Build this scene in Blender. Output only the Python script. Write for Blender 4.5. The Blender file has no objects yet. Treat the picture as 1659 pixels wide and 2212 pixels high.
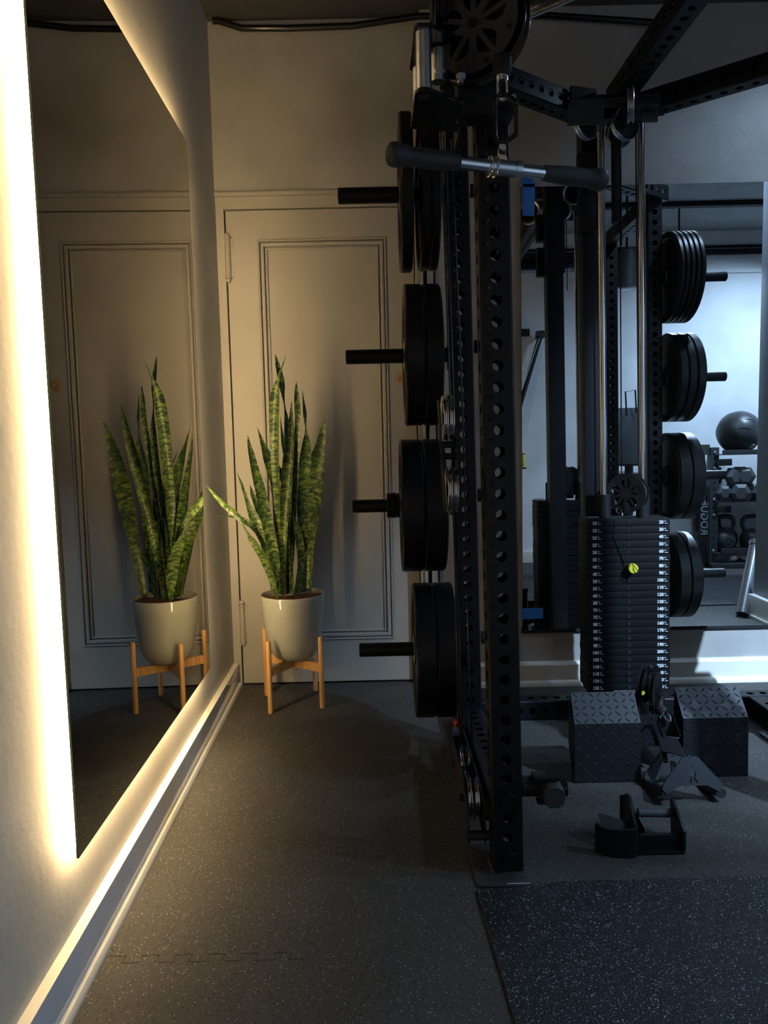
import bpy, bmesh, math, random
from mathutils import Vector, Matrix
from mathutils.geometry import delaunay_2d_cdt
random.seed(7)
R_ = math.radians
PI = math.pi
scene = bpy.context.scene
COL = scene.collection

# ---------------------------------------------------------------- camera
FPX = 1600.0
PITCH = math.atan(146 / 1600)
ROLL = .022
CAMZ = 1.085
cam_d = bpy.data.cameras.new('camera')
cam = bpy.data.objects.new('camera', cam_d)
COL.objects.link(cam)
cam_d.sensor_fit = 'VERTICAL'
cam_d.sensor_height = 24
cam_d.lens = FPX / 2212 * 24
cam_d.clip_start = .02
cam.matrix_world = Matrix.Translation((0, 0, CAMZ)) @ Matrix.Rotation(PI / 2 - PITCH, 4, 'X') @ Matrix.Rotation(-ROLL, 4, 'Z')
scene.camera = cam

# ---------------------------------------------------------------- world, exposure, lights
w = bpy.data.worlds.new('world')
scene.world = w
w.use_nodes = True
w.node_tree.nodes['Background'].inputs[0].default_value = (.2, .3, .5, 1)
w.node_tree.nodes['Background'].inputs[1].default_value = .02
vs = scene.view_settings
vs.view_transform = 'Standard'
vs.look = 'None'
vs.gamma = 1
vs.use_curve_mapping = False
vs.exposure = 0.3
LED_STRENGTH = 57.0


def area(name, loc, target, size, energy, color, spread=180, sy=None):
    d = bpy.data.lights.new(name, 'AREA')
    d.shape = 'RECTANGLE'
    d.size = size
    d.size_y = sy or size
    d.energy = energy
    d.color = color
    d.spread = R_(spread)
    o = bpy.data.objects.new(name, d)
    COL.objects.link(o)
    o.location = loc
    o.rotation_euler = (Vector(target) - Vector(loc)).to_track_quat('-Z', 'Y').to_euler()
    return o


COOL = (.48, .70, 1.0)
area('spot_lamp', (1.76, 1.06, 2.215), (1.76, 1.061, 0), .06, 2.5, COOL, 110)
area('far_ceiling_lamp', (3.35, .95, 2.70), (3.0, .2, .6), .40, 58, COOL, 130, .25)
area('wall_spot_lamp', (2.30, .65, 2.45), (1.62, 3.2, .12), .055, 27, COOL, 56)
area('wall_fill_lamp', (2.05, 1.75, 2.84), (1.95, 2.0, 0), .07, 17, COOL, 175)  # added fill, brightens the upper back wall and baseboard
area('corner_downlight_lamp', (1.80, 2.80, 2.745), (1.76, 2.80, 0), .09, 6, COOL, 150)

# ---------------------------------------------------------------- pixel to point helper (a pixel and a real depth)
def ray(px, py):
    x = (px - 829.5) / FPX
    y = -(py - 1106) / FPX
    c, s = math.cos(ROLL), math.sin(ROLL)
    xc = x * c + y * s
    yc = -x * s + y * c
    return Vector((xc, math.cos(PITCH) + yc * math.sin(PITCH), -math.sin(PITCH) + yc * math.cos(PITCH)))


def at(px, py, Y):
    d = ray(px, py)
    return Vector((0, 0, CAMZ)) + d * (Y / d.y)


YM = 3.225      # plane of the back mirror


def vat(px, py, Yv):    # seen in the back mirror at virtual depth Yv
    p = at(px, py, Yv)
    p.y = 2 * YM - p.y
    return p


# ---------------------------------------------------------------- materials
def nt(m):
    return m.node_tree.nodes, m.node_tree.links


def mat(name, col, rough=.5, metal=0, bump=0, bscale=60, vary=0, vscale=6, coat=0, spec=.5, col2=None, detail=4, bdist=.002):
    m = bpy.data.materials.new(name)
    m.use_nodes = True
    n, l = nt(m)
    b = n['Principled BSDF']
    b.inputs['Base Color'].default_value = (*col, 1)
    b.inputs['Roughness'].default_value = rough
    b.inputs['Metallic'].default_value = metal
    b.inputs['Coat Weight'].default_value = coat
    b.inputs['Specular IOR Level'].default_value = spec
    tc = n.new('ShaderNodeTexCoord')
    if vary or col2:
        no = n.new('ShaderNodeTexNoise')
        no.inputs['Scale'].default_value = vscale
        no.inputs['Detail'].default_value = detail
        l.new(tc.outputs['Object'], no.inputs['Vector'])
        r = n.new('ShaderNodeValToRGB')
        c2 = col2 or tuple(min(1, c * (1 + vary)) for c in col)
        c1 = col if col2 else tuple(c * (1 - vary) for c in col)
        r.color_ramp.elements[0].color = (*c1, 1)
        r.color_ramp.elements[0].position = .35
        r.color_ramp.elements[1].color = (*c2, 1)
        r.color_ramp.elements[1].position = .65
        l.new(no.outputs['Fac'], r.inputs['Fac'])
        l.new(r.outputs['Color'], b.inputs['Base Color'])
    if bump:
        nb = n.new('ShaderNodeTexNoise')
        nb.inputs['Scale'].default_value = bscale
        nb.inputs['Detail'].default_value = 5
        l.new(tc.outputs['Object'], nb.inputs['Vector'])
        bp = n.new('ShaderNodeBump')
        bp.inputs['Strength'].default_value = bump
        bp.inputs['Distance'].default_value = bdist
        l.new(nb.outputs['Fac'], bp.inputs['Height'])
        l.new(bp.outputs['Normal'], b.inputs['Normal'])
    return m


def emis(name, col, st):
    m = bpy.data.materials.new(name)
    m.use_nodes = True
    b = m.node_tree.nodes['Principled BSDF']
    b.inputs['Base Color'].default_value = (.8, .8, .8, 1)
    b.inputs['Emission Color'].default_value = (*col, 1)
    b.inputs['Emission Strength'].default_value = st
    return m


def floor_mat(name, base, base2, f1, f2, s1=260, s2=170, t1=.10, t2=.12, rough=.6, bump=.25, sparkle=0):
    m = bpy.data.materials.new(name)
    m.use_nodes = True
    n, l = nt(m)
    b = n['Principled BSDF']
    b.inputs['Roughness'].default_value = rough
    tc = n.new('ShaderNodeTexCoord')
    no = n.new('ShaderNodeTexNoise')
    no.inputs['Scale'].default_value = 3
    no.inputs['Detail'].default_value = 6
    l.new(tc.outputs['Object'], no.inputs['Vector'])
    mx = n.new('ShaderNodeMixRGB')
    mx.inputs[1].default_value = (*base, 1)
    mx.inputs[2].default_value = (*base2, 1)
    l.new(no.outputs['Fac'], mx.inputs[0])
    # distort so the crumbs are irregular
    nd = n.new('ShaderNodeTexNoise')
    nd.inputs['Scale'].default_value = 180
    l.new(tc.outputs['Object'], nd.inputs['Vector'])
    va = n.new('ShaderNodeVectorMath')
    va.operation = 'MULTIPLY_ADD'
    l.new(nd.outputs['Color'], va.inputs[0])
    va.inputs[1].default_value = (.006, .006, .006)
    l.new(tc.outputs['Object'], va.inputs[2])
    prev = mx.outputs[0]
    for sc, th, colr in ((s1, t1, f1), (s2, t2, f2)):
        v = n.new('ShaderNodeTexVoronoi')
        v.inputs['Scale'].default_value = sc
        l.new(va.outputs[0], v.inputs['Vector'])
        # choose only some cells
        sp = n.new('ShaderNodeSeparateColor')
        l.new(v.outputs['Color'], sp.inputs[0])
        lt = n.new('ShaderNodeMath'); lt.operation = 'LESS_THAN'
        lt.inputs[1].default_value = th
        l.new(sp.outputs[0], lt.inputs[0])
        ds = n.new('ShaderNodeMath'); ds.operation = 'LESS_THAN'
        ds.inputs[1].default_value = .38
        l.new(v.outputs['Distance'], ds.inputs[0])
        ml = n.new('ShaderNodeMath'); ml.operation = 'MULTIPLY'
        l.new(lt.outputs[0], ml.inputs[0]); l.new(ds.outputs[0], ml.inputs[1])
        m2 = n.new('ShaderNodeMixRGB')
        l.new(ml.outputs[0], m2.inputs[0])
        l.new(prev, m2.inputs[1])
        m2.inputs[2].default_value = (*colr, 1)
        prev = m2.outputs[0]
    l.new(prev, b.inputs['Base Color'])
    nb = n.new('ShaderNodeTexNoise')
    nb.inputs['Scale'].default_value = 220
    nb.inputs['Detail'].default_value = 3
    l.new(tc.outputs['Object'], nb.inputs['Vector'])
    bp = n.new('ShaderNodeBump')
    bp.inputs['Strength'].default_value = bump
    bp.inputs['Distance'].default_value = .003
    l.new(nb.outputs['Fac'], bp.inputs['Height'])
    l.new(bp.outputs['Normal'], b.inputs['Normal'])
    return m


M = {}
M['floor'] = floor_mat('speckled rubber', (.046, .0435, .039), (.064, .061, .055), (.008, .008, .008), (.19, .175, .155), 300, 230, .24, .10, .62, .3)
M['floor'].node_tree.nodes['Principled BSDF'].inputs['Roughness'].default_value = .85
M['floor'].node_tree.nodes['Principled BSDF'].inputs['Specular IOR Level'].default_value = .2
M['mat'] = floor_mat('granular rubber', (.0028, .0028, .0032), (.0055, .0055, .006), (.36, .37, .42), (.001, .001, .001), 300, 150, .15, .3, .5, .9)
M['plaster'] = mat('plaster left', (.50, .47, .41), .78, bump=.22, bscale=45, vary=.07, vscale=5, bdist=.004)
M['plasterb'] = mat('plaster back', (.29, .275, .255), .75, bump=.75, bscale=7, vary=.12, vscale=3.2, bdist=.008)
M['wallfar'] = mat('plaster far', (.62, .63, .64), .75, bump=.3, bscale=20, vary=.08, vscale=3)
M['door'] = mat('door paint', (.29, .27, .24), .48, bump=.2, bscale=14, vary=.04, vscale=4, bdist=.002)
M['trim'] = mat('trim paint', (.60, .58, .53), .35, bump=.12, bscale=25, vary=.03, coat=.3)
M['skirt'] = mat('skirting gloss', (.60, .63, .66), .12, bump=.04, bscale=8, coat=.6, vary=.04)
M['quarter'] = mat('quarter round', (.66, .63, .56), .22, bump=.1, bscale=30, coat=.4)
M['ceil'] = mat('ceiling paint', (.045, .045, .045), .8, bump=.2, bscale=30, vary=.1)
M['ceil_lit'] = mat('ceiling with painted lamp glow', (.26, .27, .28), .8, bump=.2, bscale=30, vary=.1)  # lighter copy of the ceiling paint, lamp glow put into its colour
M['black'] = mat('black powder coat', (.0055, .0062, .0078), .42, spec=.28, bump=.12, bscale=900, bdist=.0004)
M['blacksmooth'] = mat('black gloss', (.006, .0065, .007), .22, spec=.4)
M['blackmatte'] = mat('black matte', (.008, .008, .0088), .6, spec=.3)
M['greyplate'] = mat('charcoal plate', (.032, .032, .034), .5, spec=.35, bump=.1, bscale=500, bdist=.0004)
M['rubber'] = mat('bumper rubber', (.0045, .0045, .005), .40, spec=.28, bump=.06, bscale=60)
M['stack'] = mat('cast stack plate', (.0045, .0047, .0055), .5, spec=.22, bump=.5, bscale=420, bdist=.0012)
M['chrome'] = mat('chrome', (.75, .75, .76), .12, 1)
M['steel'] = mat('brushed steel', (.55, .56, .58), .28, 1, bump=.05, bscale=200)
M['alu'] = mat('anodised aluminium', (.62, .63, .65), .3, 1, bump=.05, bscale=150)
M['zinc'] = mat('zinc', (.5, .5, .5), .3, 1)
M['white'] = mat('label print', (.72, .74, .78), .5)
M['digit'] = mat('digit grey', (.10, .105, .11), .5)
M['grip'] = mat('rubber grip', (.022, .023, .026), .55, bump=.1, bscale=120)
M['knurl'] = mat('knurled bar', (.05, .052, .058), .5, bump=.8, bscale=900, bdist=.001)
M['yellow'] = mat('yellow cap', (.62, .55, .03), .45)
M['lime'] = mat('lime grip', (.45, .55, .06), .5)
M['bluetape'] = mat('blue masking tape', (.03, .19, .66), .6, bump=.2, bscale=200, vary=.05, vscale=30)
M['red'] = mat('red print', (.75, .04, .03), .5)
M['bamboo'] = mat('bamboo', (.60, .33, .12), .42, bump=.05, bscale=30, vary=.10, vscale=9)
M['pot'] = mat('glazed ceramic', (.36, .365, .315), .10, coat=.5, vary=.02)
M['soil'] = mat('soil', (.10, .042, .02), .95, bump=1, bscale=90, vary=.45, vscale=60, bdist=.01)
M['mirror'] = mat('mirror silver', (.80, .82, .81), .0, 1)
M['mirrorw'] = mat('mirror silver tinted', (.50, .50, .47), .0, 1)
M['mirroredge'] = mat('mirror glass edge', (.03, .05, .045), .1)
M['led'] = emis('warm led diffuser', (1.0, .72, .36), LED_STRENGTH)
M['lens'] = emis('cool lamp lens', (.7, .85, 1), 8)
M['brass'] = mat('old brass', (.55, .34, .16), .35, 1)
M['wood'] = mat('raw wood', (.34, .20, .10), .8, vary=.2, vscale=40)
M['iron'] = mat('kettlebell enamel', (.02, .021, .023), .42, bump=.15, bscale=200)
M['leather'] = mat('black leather', (.025, .026, .028), .4, bump=.2, bscale=60)
M['hexlight'] = mat('grey print', (.22, .23, .25), .5)
M['hex'] = mat('hex rubber', (.05, .053, .058), .5)
M['rope'] = mat('white rope', (.75, .74, .70), .8)
M['pillar'] = mat('pillar paint', (.17, .185, .20), .6, bump=.1, bscale=20)
M['shelf'] = mat('shelf steel', (.028, .031, .035), .45)
M['dark'] = mat('dark gap', (.004, .004, .004), .9)


def wood_mat():
    m = M['bamboo']
    n, l = nt(m)
    tc = n.new('ShaderNodeTexCoord'); mp = n.new('ShaderNodeMapping')
    mp.inputs['Scale'].default_value = (90, 90, 4)
    no = n.new('ShaderNodeTexNoise'); no.inputs['Scale'].default_value = 1; no.inputs['Detail'].default_value = 3
    r = n.new('ShaderNodeValToRGB')
    r.color_ramp.elements[0].color = (.50, .26, .085, 1); r.color_ramp.elements[0].position = .35
    r.color_ramp.elements[1].color = (.66, .38, .15, 1); r.color_ramp.elements[1].position = .6
    l.new(tc.outputs['Object'], mp.inputs[0]); l.new(mp.outputs[0], no.inputs['Vector'])
    l.new(no.outputs['Fac'], r.inputs[0]); l.new(r.outputs[0], n['Principled BSDF'].inputs['Base Color'])


wood_mat()


def leaf_mat():
    m = bpy.data.materials.new('snake plant leaf')
    m.use_nodes = True
    n, l = nt(m)
    b = n['Principled BSDF']
    b.inputs['Roughness'].default_value = .38
    uv = n.new('ShaderNodeUVMap')
    sp = n.new('ShaderNodeSeparateXYZ')
    l.new(uv.outputs[0], sp.inputs[0])
    # chevron bands: v + |u-.5| bend + noise
    ab = n.new('ShaderNodeMath'); ab.operation = 'SUBTRACT'; ab.inputs[1].default_value = .5
    l.new(sp.outputs[0], ab.inputs[0])
    a2 = n.new('ShaderNodeMath'); a2.operation = 'ABSOLUTE'; l.new(ab.outputs[0], a2.inputs[0])
    a3 = n.new('ShaderNodeMath'); a3.operation = 'MULTIPLY_ADD'; a3.inputs[1].default_value = .012
    l.new(a2.outputs[0], a3.inputs[0]); l.new(sp.outputs[1], a3.inputs[2])
    mp = n.new('ShaderNodeCombineXYZ')
    sx = n.new('ShaderNodeMath'); sx.operation = 'MULTIPLY'; sx.inputs[1].default_value = 1.4
    l.new(sp.outputs[0], sx.inputs[0]); l.new(sx.outputs[0], mp.inputs[0])
    sy = n.new('ShaderNodeMath'); sy.operation = 'MULTIPLY'; sy.inputs[1].default_value = 88
    l.new(a3.outputs[0], sy.inputs[0]); l.new(sy.outputs[0], mp.inputs[1])
    oi = n.new('ShaderNodeObjectInfo')
    l.new(oi.outputs['Random'], mp.inputs[2])
    no = n.new('ShaderNodeTexNoise'); no.inputs['Scale'].default_value = 1.0; no.inputs['Detail'].default_value = 5
    no.inputs['Distortion'].default_value = .8; no.inputs['Roughness'].default_value = .6
    l.new(mp.outputs[0], no.inputs['Vector'])
    r = n.new('ShaderNodeValToRGB')
    e = r.color_ramp.elements
    e[0].position = .43; e[0].color = (.010, .028, .008, 1)
    e[1].position = .57; e[1].color = (.15, .20, .042, 1)
    k = e.new(.50); k.color = (.035, .08, .016, 1)
    l.new(no.outputs['Fac'], r.inputs[0])
    l.new(r.outputs[0], b.inputs['Base Color'])
    return m


M['leaf'] = leaf_mat()

LEAN = .014     # the rack leans very slightly to the left


# ---------------------------------------------------------------- mesh builder
SPLIT = {'roller_bracket', 'lock_nut', 'gusset_plate', 'screw', 'cheek_plate', 'pulley_cheek', 'clamp_pad', 'anchor_hole', 'shelf_bolt', 'cord',
         'snap_ring', 'steel_cable', 'knob', 'carriage_plate', 'top_bracket', 'cable_guide', 'swivel_sleeve', 'rear_channel', 'seam', 'foot_bar', 'crossbar', 'rubber_grip'}


def split_loose(o):
    """give every separate piece of a part an object of its own (pieces that touch stay together)"""
    bm = bmesh.new(); bm.from_mesh(o.data)
    seen = set(); isl = []
    for v in bm.verts:
        if v.index in seen: continue
        st = [v]; cur = []
        seen.add(v.index)
        while st:
            a = st.pop(); cur.append(a)
            for e in a.link_edges:
                b = e.other_vert(a)
                if b.index not in seen: seen.add(b.index); st.append(b)
        lo = [min(x.co[i] for x in cur) - .0015 for i in range(3)]; hi = [max(x.co[i] for x in cur) + .0015 for i in range(3)]
        isl.append([lo, hi, {x.index for x in cur}])
    ch = True
    while ch:
        ch = False
        for i in range(len(isl)):
            for j in range(i + 1, len(isl)):
                a, b = isl[i], isl[j]
                if all(a[0][k] <= b[1][k] and b[0][k] <= a[1][k] for k in range(3)):
                    isl[i] = [[min(a[0][k], b[0][k]) for k in range(3)], [max(a[1][k], b[1][k]) for k in range(3)], a[2] | b[2]]
                    isl.pop(j); ch = True
                    break
            if ch: break
    bm.free()
    if len(isl) < 2: return
    src = o.data
    for n_, (lo, hi, ids) in enumerate(isl):
        bm = bmesh.new(); bm.from_mesh(src)
        bmesh.ops.delete(bm, geom=[v for v in bm.verts if v.index not in ids], context='VERTS')
        me = src.copy(); bm.to_mesh(me); bm.free()
        if n_ == 0: o.data = me
        else:
            c = o.copy(); c.data = me; COL.objects.link(c)


class MB:
    def __init__(s):
        s.bm = bmesh.new()

    def box(s, a, b, bevel=0):
        a = Vector(a); b = Vector(b)
        lo = Vector((min(a[i], b[i]) for i in range(3))); hi = Vector((max(a[i], b[i]) for i in range(3)))
        r = bmesh.ops.create_cube(s.bm, size=1)
        for v in r['verts']:
            v.co = Vector((lo[i] + (v.co[i] + .5) * (hi[i] - lo[i]) for i in range(3)))
        if bevel:
            es = list({e for v in r['verts'] for e in v.link_edges})
            bmesh.ops.bevel(s.bm, geom=es, offset=bevel, segments=2, affect='EDGES', profile=.7)
        return s

    def rbox(s, c, size, rot=(0, 0, 0), bevel=0):
        bm = bmesh.new()
        r = bmesh.ops.create_cube(bm, size=1)
        for v in r['verts']:
            v.co = Vector((v.co[i] * size[i] for i in range(3)))
        if bevel:
            bmesh.ops.bevel(bm, geom=bm.edges[:], offset=bevel, segments=2, affect='EDGES', profile=.7)
        mx = Matrix.Translation(c) @ (rot if isinstance(rot, Matrix) else Matrix.Rotation(rot[2], 4, 'Z') @ Matrix.Rotation(rot[1], 4, 'Y') @ Matrix.Rotation(rot[0], 4, 'X'))
        bmesh.ops.transform(bm, matrix=mx, verts=bm.verts)
        s.add(bm)
        return s

    def add(s, bm, mx=None):
        me = bpy.data.meshes.new('t')
        bm.to_mesh(me); bm.free()
        if mx: me.transform(mx)
        s.bm.from_mesh(me)
        bpy.data.meshes.remove(me)
        return s

    def addmesh(s, me, mx=None):
        b = bmesh.new(); b.from_mesh(me)
        return s.add(b, mx)

    def cyl(s, p, q, r, r2=None, seg=24, caps=True):
        p = Vector(p); q = Vector(q)
        d = q - p
        mx = Matrix.Translation((p + q) / 2) @ d.to_track_quat('Z', 'Y').to_matrix().to_4x4()
        bmesh.ops.create_cone(s.bm, cap_ends=caps, segments=seg, radius1=r, radius2=r if r2 is None else r2, depth=d.length, matrix=mx)
        return s

    def sphere(s, c, r, sc=(1, 1, 1), seg=20):
        mx = Matrix.Translation(c) @ Matrix.Diagonal((*sc, 1))
        bmesh.ops.create_uvsphere(s.bm, u_segments=seg, v_segments=max(8, seg * 2 // 3), radius=r, matrix=mx)
        return s

    def lathe(s, prof, mx=None, seg=48, close=False):
        # prof: list of (r, h) around local Z
        bm = bmesh.new()
        rings = []
        for r, h in prof:
            if r < 1e-6:
                rings.append([bm.verts.new((0, 0, h))])
            else:
                rings.append([bm.verts.new((r * math.cos(2 * PI * i / seg), r * math.sin(2 * PI * i / seg), h)) for i in range(seg)])
        pairs = list(zip(rings, rings[1:]))
        if close: pairs.append((rings[-1], rings[0]))
        for a, b in pairs:
            for i in range(seg):
                j = (i + 1) % seg
                if len(a) == 1 and len(b) == 1: continue
                if len(a) == 1: bm.faces.new((a[0], b[j], b[i]))
                elif len(b) == 1: bm.faces.new((a[i], a[j], b[0]))
                else: bm.faces.new((a[i], a[j], b[j], b[i]))
        bmesh.ops.recalc_face_normals(bm, faces=bm.faces)
        s.add(bm, mx)
        return s

    def tube(s, pts, r, seg=10, cyclic=False):
        pts = [Vector(p) for p in pts]
        n = len(pts)
        rings = []
        up = None
        for i, p in enumerate(pts):
            if cyclic: t = (pts[(i + 1) % n] - pts[i - 1]).normalized()
            else: t = (pts[min(i + 1, n - 1)] - pts[max(i - 1, 0)]).normalized()
            if up is None:
                up = t.orthogonal().normalized()
            up = (up - t * up.dot(t)).normalized()
            sd = t.cross(up)
            rr = r[i] if isinstance(r, (list, tuple)) else r
            rings.append([s.bm.verts.new(p + (up * math.cos(2 * PI * k / seg) + sd * math.sin(2 * PI * k / seg)) * rr) for k in range(seg)])
        rng = range(n if cyclic else n - 1)
        for i in rng:
            a, b = rings[i], rings[(i + 1) % n]
            for k in range(seg):
                j = (k + 1) % seg
                s.bm.faces.new((a[k], a[j], b[j], b[k]))
        if not cyclic:
            s.bm.faces.new(rings[0][::-1]); s.bm.faces.new(rings[-1])
        return s

    def prism(s, pts, axis, lo, hi, bevel=0):
        # pts 2D polygon in the two other axes (in order), extruded along axis lo..hi
        bm = bmesh.new()
        def P(u, v, h):
            return {'x': (h, u, v), 'y': (u, h, v), 'z': (u, v, h)}[axis]
        a = [bm.verts.new(P(u, v, lo)) for u, v in pts]
        b = [bm.verts.new(P(u, v, hi)) for u, v in pts]
        bm.faces.new(a); bm.faces.new(b[::-1])
        n = len(pts)
        for i in range(n):
            j = (i + 1) % n
            bm.faces.new((a[i], b[i], b[j], a[j]))
        bmesh.ops.recalc_face_normals(bm, faces=bm.faces)
        if bevel:
            bmesh.ops.bevel(bm, geom=bm.edges[:], offset=bevel, segments=1, affect='EDGES')
        s.add(bm)
        return s

    def build(s, name, m, parent=None, lean=False, smooth=30, mats=None, local=False):
        me = bpy.data.meshes.new(name)
        s.bm.to_mesh(me); s.bm.free()
        if lean:
            for v in me.vertices: v.co.x -= LEAN * v.co.z
        me.materials.append(m)
        if mats:
            for k in mats: me.materials.append(k)
        if smooth:
            try:
                for p in me.polygons: p.use_smooth = True
                me.set_sharp_from_angle(angle=R_(smooth))
            except Exception:
                pass
        o = bpy.data.objects.new(name, me)
        COL.objects.link(o)
        if parent:
            o.parent = parent
            if parent.type == 'EMPTY' and not local: o.location = -parent.location
            if name in SPLIT: split_loose(o)
        return o


def tag(o, label=None, cat=None, group=None, kind=None):
    if label: o['label'] = label
    if cat: o['category'] = cat
    if group: o['group'] = group
    if kind: o['kind'] = kind
    return o


def empty(name, loc, label=None, cat=None, group=None):
    o = bpy.data.objects.new(name, None)
    o.empty_display_size = .05
    o.location = loc
    COL.objects.link(o)
    return tag(o, label, cat, group)


def struct(name, mb, m, **k):
    return tag(mb.build(name, m, **k), kind='structure')


def copy_tree(o, parent=None):
    c = o.copy(); COL.objects.link(c)
    if parent: c.parent = parent
    for ch in list(o.children): copy_tree(ch, c)
    return c


# ---------------------------------------------------------------- text
def text_mesh(s, size, depth=.0004, align='CENTER', bold=0):
    cu = bpy.data.curves.new('t', 'FONT')
    cu.body = s; cu.size = size; cu.align_x = align; cu.align_y = 'CENTER'
    cu.extrude = depth; cu.offset = bold; cu.resolution_u = 3
    o = bpy.data.objects.new('t', cu)
    COL.objects.link(o)
    dg = bpy.context.evaluated_depsgraph_get()
    me = bpy.data.meshes.new_from_object(o.evaluated_get(dg))
    bpy.data.objects.remove(o); bpy.data.curves.remove(cu)
    return me


def face_mx(origin, u, v):      # text plane: u right, v up
    u = Vector(u).normalized(); v = Vector(v).normalized(); w_ = u.cross(v)
    m = Matrix((u, v, w_)).transposed().to_4x4()
    return Matrix.Translation(origin) @ m


_dig = {}


def digit_loops(ch, size):
    k = (ch, size)
    if k in _dig: return _dig[k]
    me = text_mesh(ch, size, 0, 'LEFT')
    bm = bmesh.new(); bm.from_mesh(me)
    bmesh.ops.remove_doubles(bm, verts=bm.verts, dist=1e-6)
    be = {e for e in bm.edges if len(e.link_faces) == 1}
    loops = []
    while be:
        e = be.pop()
        v0, v = e.verts
        lp = [v0.co.xy.copy(), v.co.xy.copy()]
        cur = v
        while True:
            nx = [x for x in cur.link_edges if x in be]
            if not nx: break
            x = nx[0]; be.discard(x)
            cur = x.other_vert(cur)
            if cur == v0: break
            lp.append(cur.co.xy.copy())
        if len(lp) > 3: loops.append(lp)
    wd = max(v.co.x for v in bm.verts)
    bm.free(); bpy.data.meshes.remove(me)
    _dig[k] = (loops, wd)
    return _dig[k]


TW = .0762
PITCHZ = .0508


def hole_z(n):
    return (n + 3.9) * PITCHZ


def fill2d(loops, t):
    """triangulate nested closed loops (even-odd), both faces and rims, thickness t"""
    vs_, es_ = [], []
    for lp in loops:
        b = len(vs_)
        vs_ += [Vector((p[0], p[1])) for p in lp]
        es_ += [(b + i, b + (i + 1) % len(lp)) for i in range(len(lp))]
    ov, oe, of, a_, b_, c_ = delaunay_2d_cdt(vs_, es_, [], 0, 1e-7)
    bm = bmesh.new()
    top = [bm.verts.new((v.x, v.y, t / 2)) for v in ov]
    bot = [bm.verts.new((v.x, v.y, -t / 2)) for v in ov]
    def inside(x, y):
        r = False
        for lp in loops:
            n = len(lp)
            for i in range(n):
                x1, y1 = lp[i][0], lp[i][1]; x2, y2 = lp[(i + 1) % n][0], lp[(i + 1) % n][1]
                if (y1 > y) != (y2 > y) and x < (x2 - x1) * (y - y1) / (y2 - y1) + x1: r = not r
        return r
    cnt = {}
    for f in of:
        cx_ = sum(ov[i].x for i in f) / len(f); cy_ = sum(ov[i].y for i in f) / len(f)
        if not inside(cx_, cy_): continue
        bm.faces.new([top[i] for i in f]); bm.faces.new([bot[i] for i in f][::-1])
        for i in range(len(f)):
            e = (f[i], f[(i + 1) % len(f)])
            k = tuple(sorted(e))
            cnt[k] = None if k in cnt else e
    for e in cnt.values():
        if e:
            a, b = e
            bm.faces.new((top[a], bot[a], bot[b], top[b]))
    lone = [v for v in bm.verts if not v.link_faces]
    bmesh.ops.delete(bm, geom=lone, context='VERTS')
    me = bpy.data.meshes.new('f'); bm.to_mesh(me); bm.free()
    return me


def numbered_face(height, n0, n1, l0, l1, t=.005):
    hw = TW / 2 - .005
    mb = MB()
    lo = .008
    for n in range(n0, n1 + 1):
        z = hole_z(n)
        hi = z + .0363 if n < n1 else height
        cell = [[(-hw, lo), (hw, lo), (hw, hi), (-hw, hi)]]
        lo = hi
        cell.append([(.0132 * math.cos(2 * PI * i / 24), z + .0132 * math.sin(2 * PI * i / 24)) for i in range(24)])
        if l0 <= n <= l1:
            x = -.0300
            for ch in str(n):
                lps, wd = digit_loops(ch, .0175)
                for lp in lps: cell.append([(p.x + x, p.y + z + .0254) for p in lp])
                x += wd + .0012
        mb.addmesh(fill2d(cell, t))
    me = bpy.data.meshes.new('f'); mb.bm.to_mesh(me); mb.bm.free()
    return me


def plain_face(length, zs, r=.0132, width=None, z0=0, t=.005, pitch=PITCHZ):
    """strip in the u,v plane with round holes at heights zs (u -w..w, v z0..length), thickness t centred"""
    hw = (width or TW) / 2 - .005
    bm = bmesh.new()
    seg = 16
    ang0 = math.atan2(pitch / 2, hw)
    angs = sorted([2 * PI * i / seg for i in range(seg)] + [ang0, PI - ang0, PI + ang0, 2 * PI - ang0])
    zs = sorted(z for z in zs if z - pitch / 2 >= z0 - 1e-6 and z + pitch / 2 <= length + 1e-6)
    def quad(a, b):
        if b - a < 1e-5: return
        vs = [[bm.verts.new((x, y, k)) for x, y in ((-hw, a), (hw, a), (hw, b), (-hw, b))] for k in (t / 2, -t / 2)]
        bm.faces.new(vs[0]); bm.faces.new(vs[1][::-1])
    cur = z0
    for z in zs:
        quad(cur, z - pitch / 2)
        rings = []
        for k in (t / 2, -t / 2):
            inn = [bm.verts.new((r * math.cos(a), z + r * math.sin(a), k)) for a in angs]
            out = []
            for a in angs:
                c, s_ = math.cos(a), math.sin(a)
                f = min(hw / abs(c) if abs(c) > 1e-9 else 1e9, pitch / 2 / abs(s_) if abs(s_) > 1e-9 else 1e9)
                out.append(bm.verts.new((c * f, z + s_ * f, k)))
            rings.append((inn, out))
        m_ = len(angs)
        for i in range(m_):
            j = (i + 1) % m_
            bm.faces.new((rings[0][0][i], rings[0][1][i], rings[0][1][j], rings[0][0][j]))
            bm.faces.new((rings[1][0][j], rings[1][1][j], rings[1][1][i], rings[1][0][i]))
            bm.faces.new((rings[0][0][j], rings[1][0][j], rings[1][0][i], rings[0][0][i]))
        cur = z + pitch / 2
    quad(cur, length)
    me = bpy.data.meshes.new('p'); bm.to_mesh(me); bm.free()
    return me


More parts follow.
